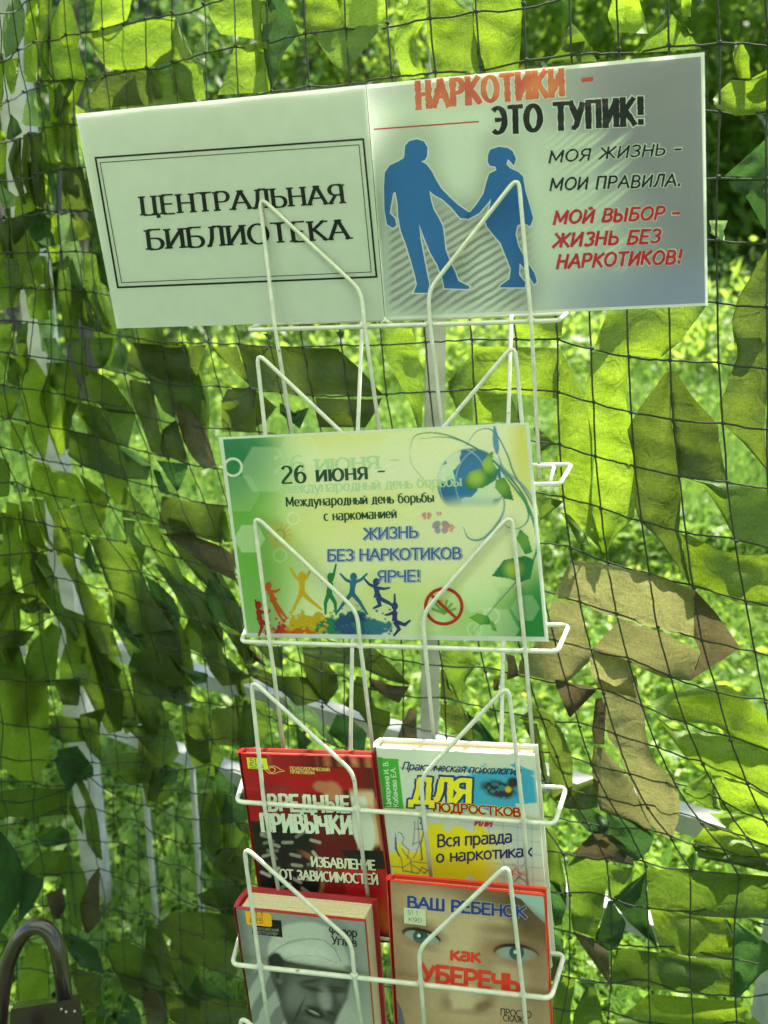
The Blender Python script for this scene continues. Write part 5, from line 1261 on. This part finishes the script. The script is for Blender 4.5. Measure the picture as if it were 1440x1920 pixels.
crim = plain('crimson_cover_board', (.30,.008,.02), .35, (.38,.012,.03), 30, coat=.3)
FC = [(442,1703),(684,1728),(712,2060),(487,2010)]
def art_grey(x, y):
    c = np.tile(np.array([.27,.29,.28]), (len(x), 1)); def_ = lambda *a: None
    c = mixc(c, (.34,.37,.35), ss(1720, 1900, y)*.6)
    c = mixc(c, (.16,.17,.17), ss(465, 445, x-(y-1703)*.16))
    X = (x-420)*4.235; Y = (y-1640)*4.235; nz = vnoise(x, y, 14, 33, 3)
    # light shirt and scarf with folds
    f = ss(.35,.65,np.sin((X*.9+Y*.45)*.035+3*vnoise(x, y, 50, 9))*.5+.5)
    sc = poly(X, Y, [(160,820),(330,740),(400,800),(470,1000),(620,1300),(640,1700),(150,1700)]); c = mixc(c, (.40,.43,.40), sc); c = mixc(c, (.13,.14,.135), sc*f*.75)
    c = mixc(c, (.42,.45,.41), ell(X, Y, 960, 1250, 230, 240, .5)*.8)
    # shaded face, neck and jaw
    fc = ss(.45, .55, ell(X, Y, 700, 900, 330, 330, .08, .1)+poly(X, Y, [(360,640),(1010,760),(985,900),(905,1090),(800,1210),(600,1300),(470,1050),(400,850)]))
    fc = spoly(X, Y, [(362,630),(700,700),(1012,765),(1005,840),(988,905),(975,980),(935,1060),(905,1120),(865,1230),(800,1400),(560,1400),(500,1200),(450,1020),(400,880),(360,740)], 12)
    c = mixc(c, (.040,.042,.040), fc); c = mixc(c, (.075,.078,.075), fc*vnoise(x, y, 18, 41, 3)*.8)
    for a_, b_, rx, ry, v_, ro in ((700,810,210,60,.12,.1),(560,960,80,120,.17,.2),(650,1000,75,70,.16,0),(800,985,52,90,.27,-.15),(640,1270,120,60,.16,.2),(930,960,40,60,.13,0),(815,1040,28,24,.27,0),(700,1150,110,26,.10,.2),(905,870,60,30,.085,.1),(660,870,70,22,.10,.15),(770,1190,90,30,.13,.2),(600,780,90,30,.075,.1)):
        c = mixc(c, (v_, v_*1.03, v_*.98), ell(X, Y, a_, b_, rx, ry, .7, ro)*fc*.95)
    for a_, b_, rx, ry, ro in ((700,905,85,16,.25),(905,925,70,14,.05),(690,845,85,16,-.15),(900,900,75,10,.1),(590,1090,10,110,.45),(850,1100,40,12,.3),(715,1060,70,14,.3)):
        c = mixc(c, (.02,.02,.02), ell(X, Y, a_, b_, rx, ry, .75, ro)*fc*.8)
    c = mixc(c, (.02,.02,.02), ell(X, Y, 720, 1100, 80, 34, .2, .35)); c = mixc(c, (.34,.36,.33), ell(X, Y, 712, 1092, 46, 9, .5, .42)*.9)
    for k in range(5): c = mixc(c, (.2,.2,.19), seg(X, Y, 672+k*20, 1072+k*9, 668+k*20, 1096+k*9, 2.5, 3)*.6)
    # ear
    c = mixc(c, (.028,.028,.028), ell(X, Y, 415, 690, 65, 75, .2)); c = mixc(c, (.10,.10,.10), ell(X, Y, 430, 800, 36, 65, .4, -.15)); c = mixc(c, (.03,.03,.03), ell(X, Y, 425, 790, 16, 36, .4)); c = mixc(c, (.14,.14,.135), ell(X, Y, 445, 848, 22, 18, .4))
    # wrapped white cloth over the head
    cap = spoly(X, Y, [(345,650),(352,560),(400,460),(500,395),(610,378),(720,378),(830,420),(910,500),(965,610),(1012,768),(860,745),(700,720),(560,695),(480,675),(440,625),(400,612)])
    c = mixc(c, (.50,.54,.49), cap); c = mixc(c, (.36,.39,.36), cap*ss(430, 640, X)*0+cap*ell(X, Y, 900, 560, 130, 60, .8, 1.1)*.7)
    c = mixc(c, (.62,.66,.60), cap*ell(X, Y, 640, 610, 220, 50, .7, .12)*.7); c = mixc(c, (.40,.43,.39), cap*nz*.35)
    for p_ in ([(350,650),(420,590),(500,548),(600,520),(700,506),(800,525),(880,590),(930,690)], [(430,580),(520,530),(640,500)], [(480,672),(600,640),(760,650),(900,700)]):
        for i in range(len(p_)-1): c = mixc(c, (.10,.11,.10), seg(X, Y, *p_[i], *p_[i+1], 6 if p_[0][0] == 350 else 3, 7)*.75)
    c = mixc(c, (.15,.16,.15), ell(X, Y, 1000, 745, 45, 22, .6, .3)*.8)
    c = c*(.80+.12*vnoise(x, y, 3, 14, 2))[:, None]
    return c
bC, sC = book('hardback_book', 'thick grey hardback with crimson boards showing a smiling man in a white head wrap', FC, .0245, NB, (575,1820), .012, crim, M['pages'], art_grey, (160, 200), board=.0025, ov=.004)
flat(sC, 'printed_label', [(473,1721),(527,1726),(530,1757.5),(473,1751)], ink((.010,.010,.012)), bC, .0005)
text(sC, 'РОССИЙСКИЙ', (479,1743), (523,1747), (0,-4.5), (.35,.36,.34), bC, .0006, wv=.14, wh=.14); text(sC, 'БЕСТСЕЛЛЕР', (480,1750), (521,1754), (0,-4.5), (.35,.36,.34), bC, .0006, wv=.14, wh=.14)
flat(sC, 'sticker', [(459,1708),(505,1712),(509,1717),(510,1736),(506,1738),(463,1733)], ink((.80,.40,.02)), bC, .0008)
text(sC, '41.1', (469,1717), (494,1720), (-.5,-9), (.04,.03,.03), bC, .001, wv=.10, wh=.10); text(sC, '825', (468,1729), (494,1732), (0,-9), (.04,.03,.03), bC, .001, wv=.10, wh=.10)
text(sC, 'Федор', (617,1751), (670,1757), (-.5,-15), (.03,.035,.035), bC, .0006, wv=.19, wh=.14); text(sC, 'Углов', (622,1770), (669,1775), (-.5,-15), (.03,.035,.035), bC, .0006, wv=.19, wh=.14)

dred = plain('scarlet_cover_board', (.55,.02,.015), .3, (.62,.03,.02), 30, coat=.4)
FD = [(731,1652),(1020,1679),(1040,2080),(752,2040)]
def art_face(x, y):
    def q(a, b): return 700+a/3.6, 1620+b/3.6
    c = np.tile(np.array([.36,.235,.14]), (len(x), 1)); X = (x-700)*3.6; Y = (y-1620)*3.6
    c = mixc(c, (.56,.42,.27), ell(X, Y, 560, 420, 330, 260, .6)*.8); c = mixc(c, (.52,.38,.25), ell(X, Y, 700, 820, 420, 260, .6)*.7)
    c = mixc(c, (.15,.09,.05), ss(260, 80, Y-.10*X+60*np.sin(X*.006))*.75)
    # dark hair at the upper right, pale blue background corner
    c = mixc(c, (.07,.04,.025), ell(X, Y, 1130, 330, 190, 260, .35, -.75)*.9); c = mixc(c, (.30,.42,.42), poly(X, Y, [(900,195),(1150,215),(1160,400),(1090,340),(1000,240)])*1.0)
    c = mixc(c, (.12,.07,.04), ell(X, Y, 1000, 330, 250, 60, .6, .5)*.6)
    c = mixc(c, (.30,.18,.11), ss(230, 110, X)*.5)
    # brows
    c = mixc(c, (.14,.08,.045), ell(X, Y, 940, 455, 200, 34, .7, .13)*.6); c = mixc(c, (.15,.09,.05), ell(X, Y, 240, 380, 160, 30, .7, .15)*.5)
    for (ex, ey, rw, rh, ro, ix) in ((325, 490, 125, 48, .28, 318), (965, 600, 145, 55, .12, 968)):
        c = mixc(c, (.14,.075,.045), ell(X, Y, ex, ey-22, rw*1.25, rh*1.35, .45, ro)*.75)
        e_ = ell(X, Y, ex, ey, rw, rh, .12, ro); c = mixc(c, (.27,.31,.29), e_)
        ir = ell(X, Y, ix, ey-2, 50, 50, .1)*e_; c = mixc(c, (.025,.06,.065), ir); c = mixc(c, (.06,.12,.13), ell(X, Y, ix, ey+8, 32, 32, .5)*e_*.8)
        c = mixc(c, (.005,.01,.012), ell(X, Y, ix-3, ey-4, 20, 20, .2)*e_); c = mixc(c, (.60,.72,.70), ell(X, Y, ix-10, ey-6, 12, 12, .3)*e_)
        up_ = ell(X, Y, ex, ey, rw*1.06, rh*1.1, .06, ro)-ell(X, Y, ex+4, ey+16, rw*1.02, rh*1.02, .08, ro); c = mixc(c, (.02,.012,.008), np.clip(up_*1.5, 0, 1)); c = mixc(c, (.20,.11,.07), ell(X, Y, ex, ey+rh*1.3, rw, rh*.5, .7, ro)*.5)
    c = mixc(c, (.22,.12,.07), ell(X, Y, 760, 600, 80, 190, .8, .1)*.55); c = mixc(c, (.22,.125,.075), ell(X, Y, 180, 760, 110, 260, .8)*.5); c = mixc(c, (.20,.115,.07), ell(X, Y, 1120, 760, 90, 260, .8)*.6)
    # nose and nostrils, mouth shade below the frame
    c = mixc(c, (.60,.46,.31), ell(X, Y, 590, 860, 90, 120, .8)*.8); c = mixc(c, (.24,.13,.08), ell(X, Y, 480, 920, 30, 60, .8, .2)*.6); c = mixc(c, (.26,.14,.09), ell(X, Y, 790, 900, 40, 70, .8, -.2)*.6); c = mixc(c, (.16,.075,.05), ell(X, Y, 740, 960, 60, 36, .6, -.35)*.8); c = mixc(c, (.24,.12,.08), ell(X, Y, 640, 1000, 150, 22, .8, .05)*.5)
    c = mixc(c, (.24,.13,.08), ell(X, Y, 505, 950, 26, 40, .6)*.6); c = mixc(c, (.07,.08,.13), poly(X, Y, [(140,880),(190,980),(215,1080),(240,1400),(150,1400)])*.9)
    c = mixc(c, (.30,.18,.11), ell(X, Y, 700, 1250, 260, 60, .6)*.6); c = mixc(c, (.48,.17,.12), ell(X, Y, 690, 1330, 220, 60, .4)*.7)
    return c*(.93+.14*vnoise(x, y, 4, 17, 2))[:, None]
bD, sD = book('hardback_book', 'hardback with a close-up of a blue eyed child, scarlet boards and blue title, bottom right', FD, .0085, NB, (890,1850), .010, dred, M['pages'], art_face, (180, 240), board=.0022, ov=.0035)
text(sD, 'ВАШ РЕБЕНОК', (763,1701), (987,1721), (0,-20), (.45,.42,.38), bD, .0005, wv=.36, wh=.32); text(sD, 'ВАШ РЕБЕНОК', (763,1701), (987,1721), (0,-20), (.03,.05,.24), bD, .0006, wv=.27, wh=.22)
text(sD, 'как', (844,1799), (901,1804), (0,-22), (.66,.05,.025), bD, .0006, wv=.27, wh=.24)
text(sD, 'УБЕРЕЧЬ', (789,1838), (975,1861), (0,-30), (.66,.05,.025), bD, .0006, wv=.28, wh=.24)
text(sD, 'ПРОСТО', (938,1903), (997,1909), (0,-12), (.02,.02,.03), bD, .0006, wv=.12, wh=.12); text(sD, 'СКАЖИ', (943,1914), (990,1919), (0,-11), (.02,.02,.03), bD, .0006, wv=.12, wh=.12)
flat(sD, 'sticker', [(757,1701.5),(798,1705.5),(799,1736),(758,1731)], ink((.55,.58,.44)), bD, .0008)
text(sD, '51 1', (764,1715), (784,1716), (0,-8), (.03,.03,.06), bD, .001, wv=.09, wh=.09); text(sD, 'К90', (765,1728), (791,1730), (0,-8), (.03,.03,.06), bD, .001, wv=.09, wh=.09)

# ------------------------------------------------------------------ brown metal chair at the lower left
D0 = .86
ch = thing('metal_chair', 'dark brown metal chair with a bent tube arm, at the lower left corner', 'chair', (PD(60, 1880, D0).x, D0, 0))
wq = .95
arm = [P(-14,2080,wq), P(-4,1950,wq), P(2,1880,wq), P(14,1810,wq), P(38,1757,wq), P(68,1736,wq), P(96,1752,wq), P(112,1800,wq), P(121,1870,wq+.01), P(126,1905,wq+.015)]
vs, fs = tube_geo([Vector(p) for p in catmull(arm, 5)], .0095, 14); mesh('arm_tube', vs, fs, M['brownmetal'], ch, smooth=True)
bx = [P(20,1893,.93), P(150,1872,.93), P(158,1872+70,.93), P(16,1893+75,.93)]; bk_ = [P(32,1878,1.05), P(148,1864,1.05), P(156,1935,1.05), P(28,1950,1.05)]
vs, fs = [], []; box_geo(vs, fs, bx+bk_); mesh('seat_edge', vs, fs, M['brownmetal'], ch)
for (a_, b_) in ((115,1892),(124,1897),(140,1896)):
    p = P(a_, b_, .929); vs, fs = tube_geo([p+Vector((0,-.0006,0)), p+Vector((0,.0004,0))], .0016, 8); mesh('paint_speck', vs, fs, M['speck'], ch)
for (x_, y_) in ((30,.90),(145,.90)):
    p = P(x_, 1945, y_); vs, fs = tube_geo([p, Vector((p.x, p.y, .005))], .010, 10); mesh('leg', vs, fs, M['brownmetal'], ch, smooth=True)
for o in bpy.data.objects:
    if o.type == 'MESH' and o.data.materials and o.data.materials[0] in list(INK.values()): pass
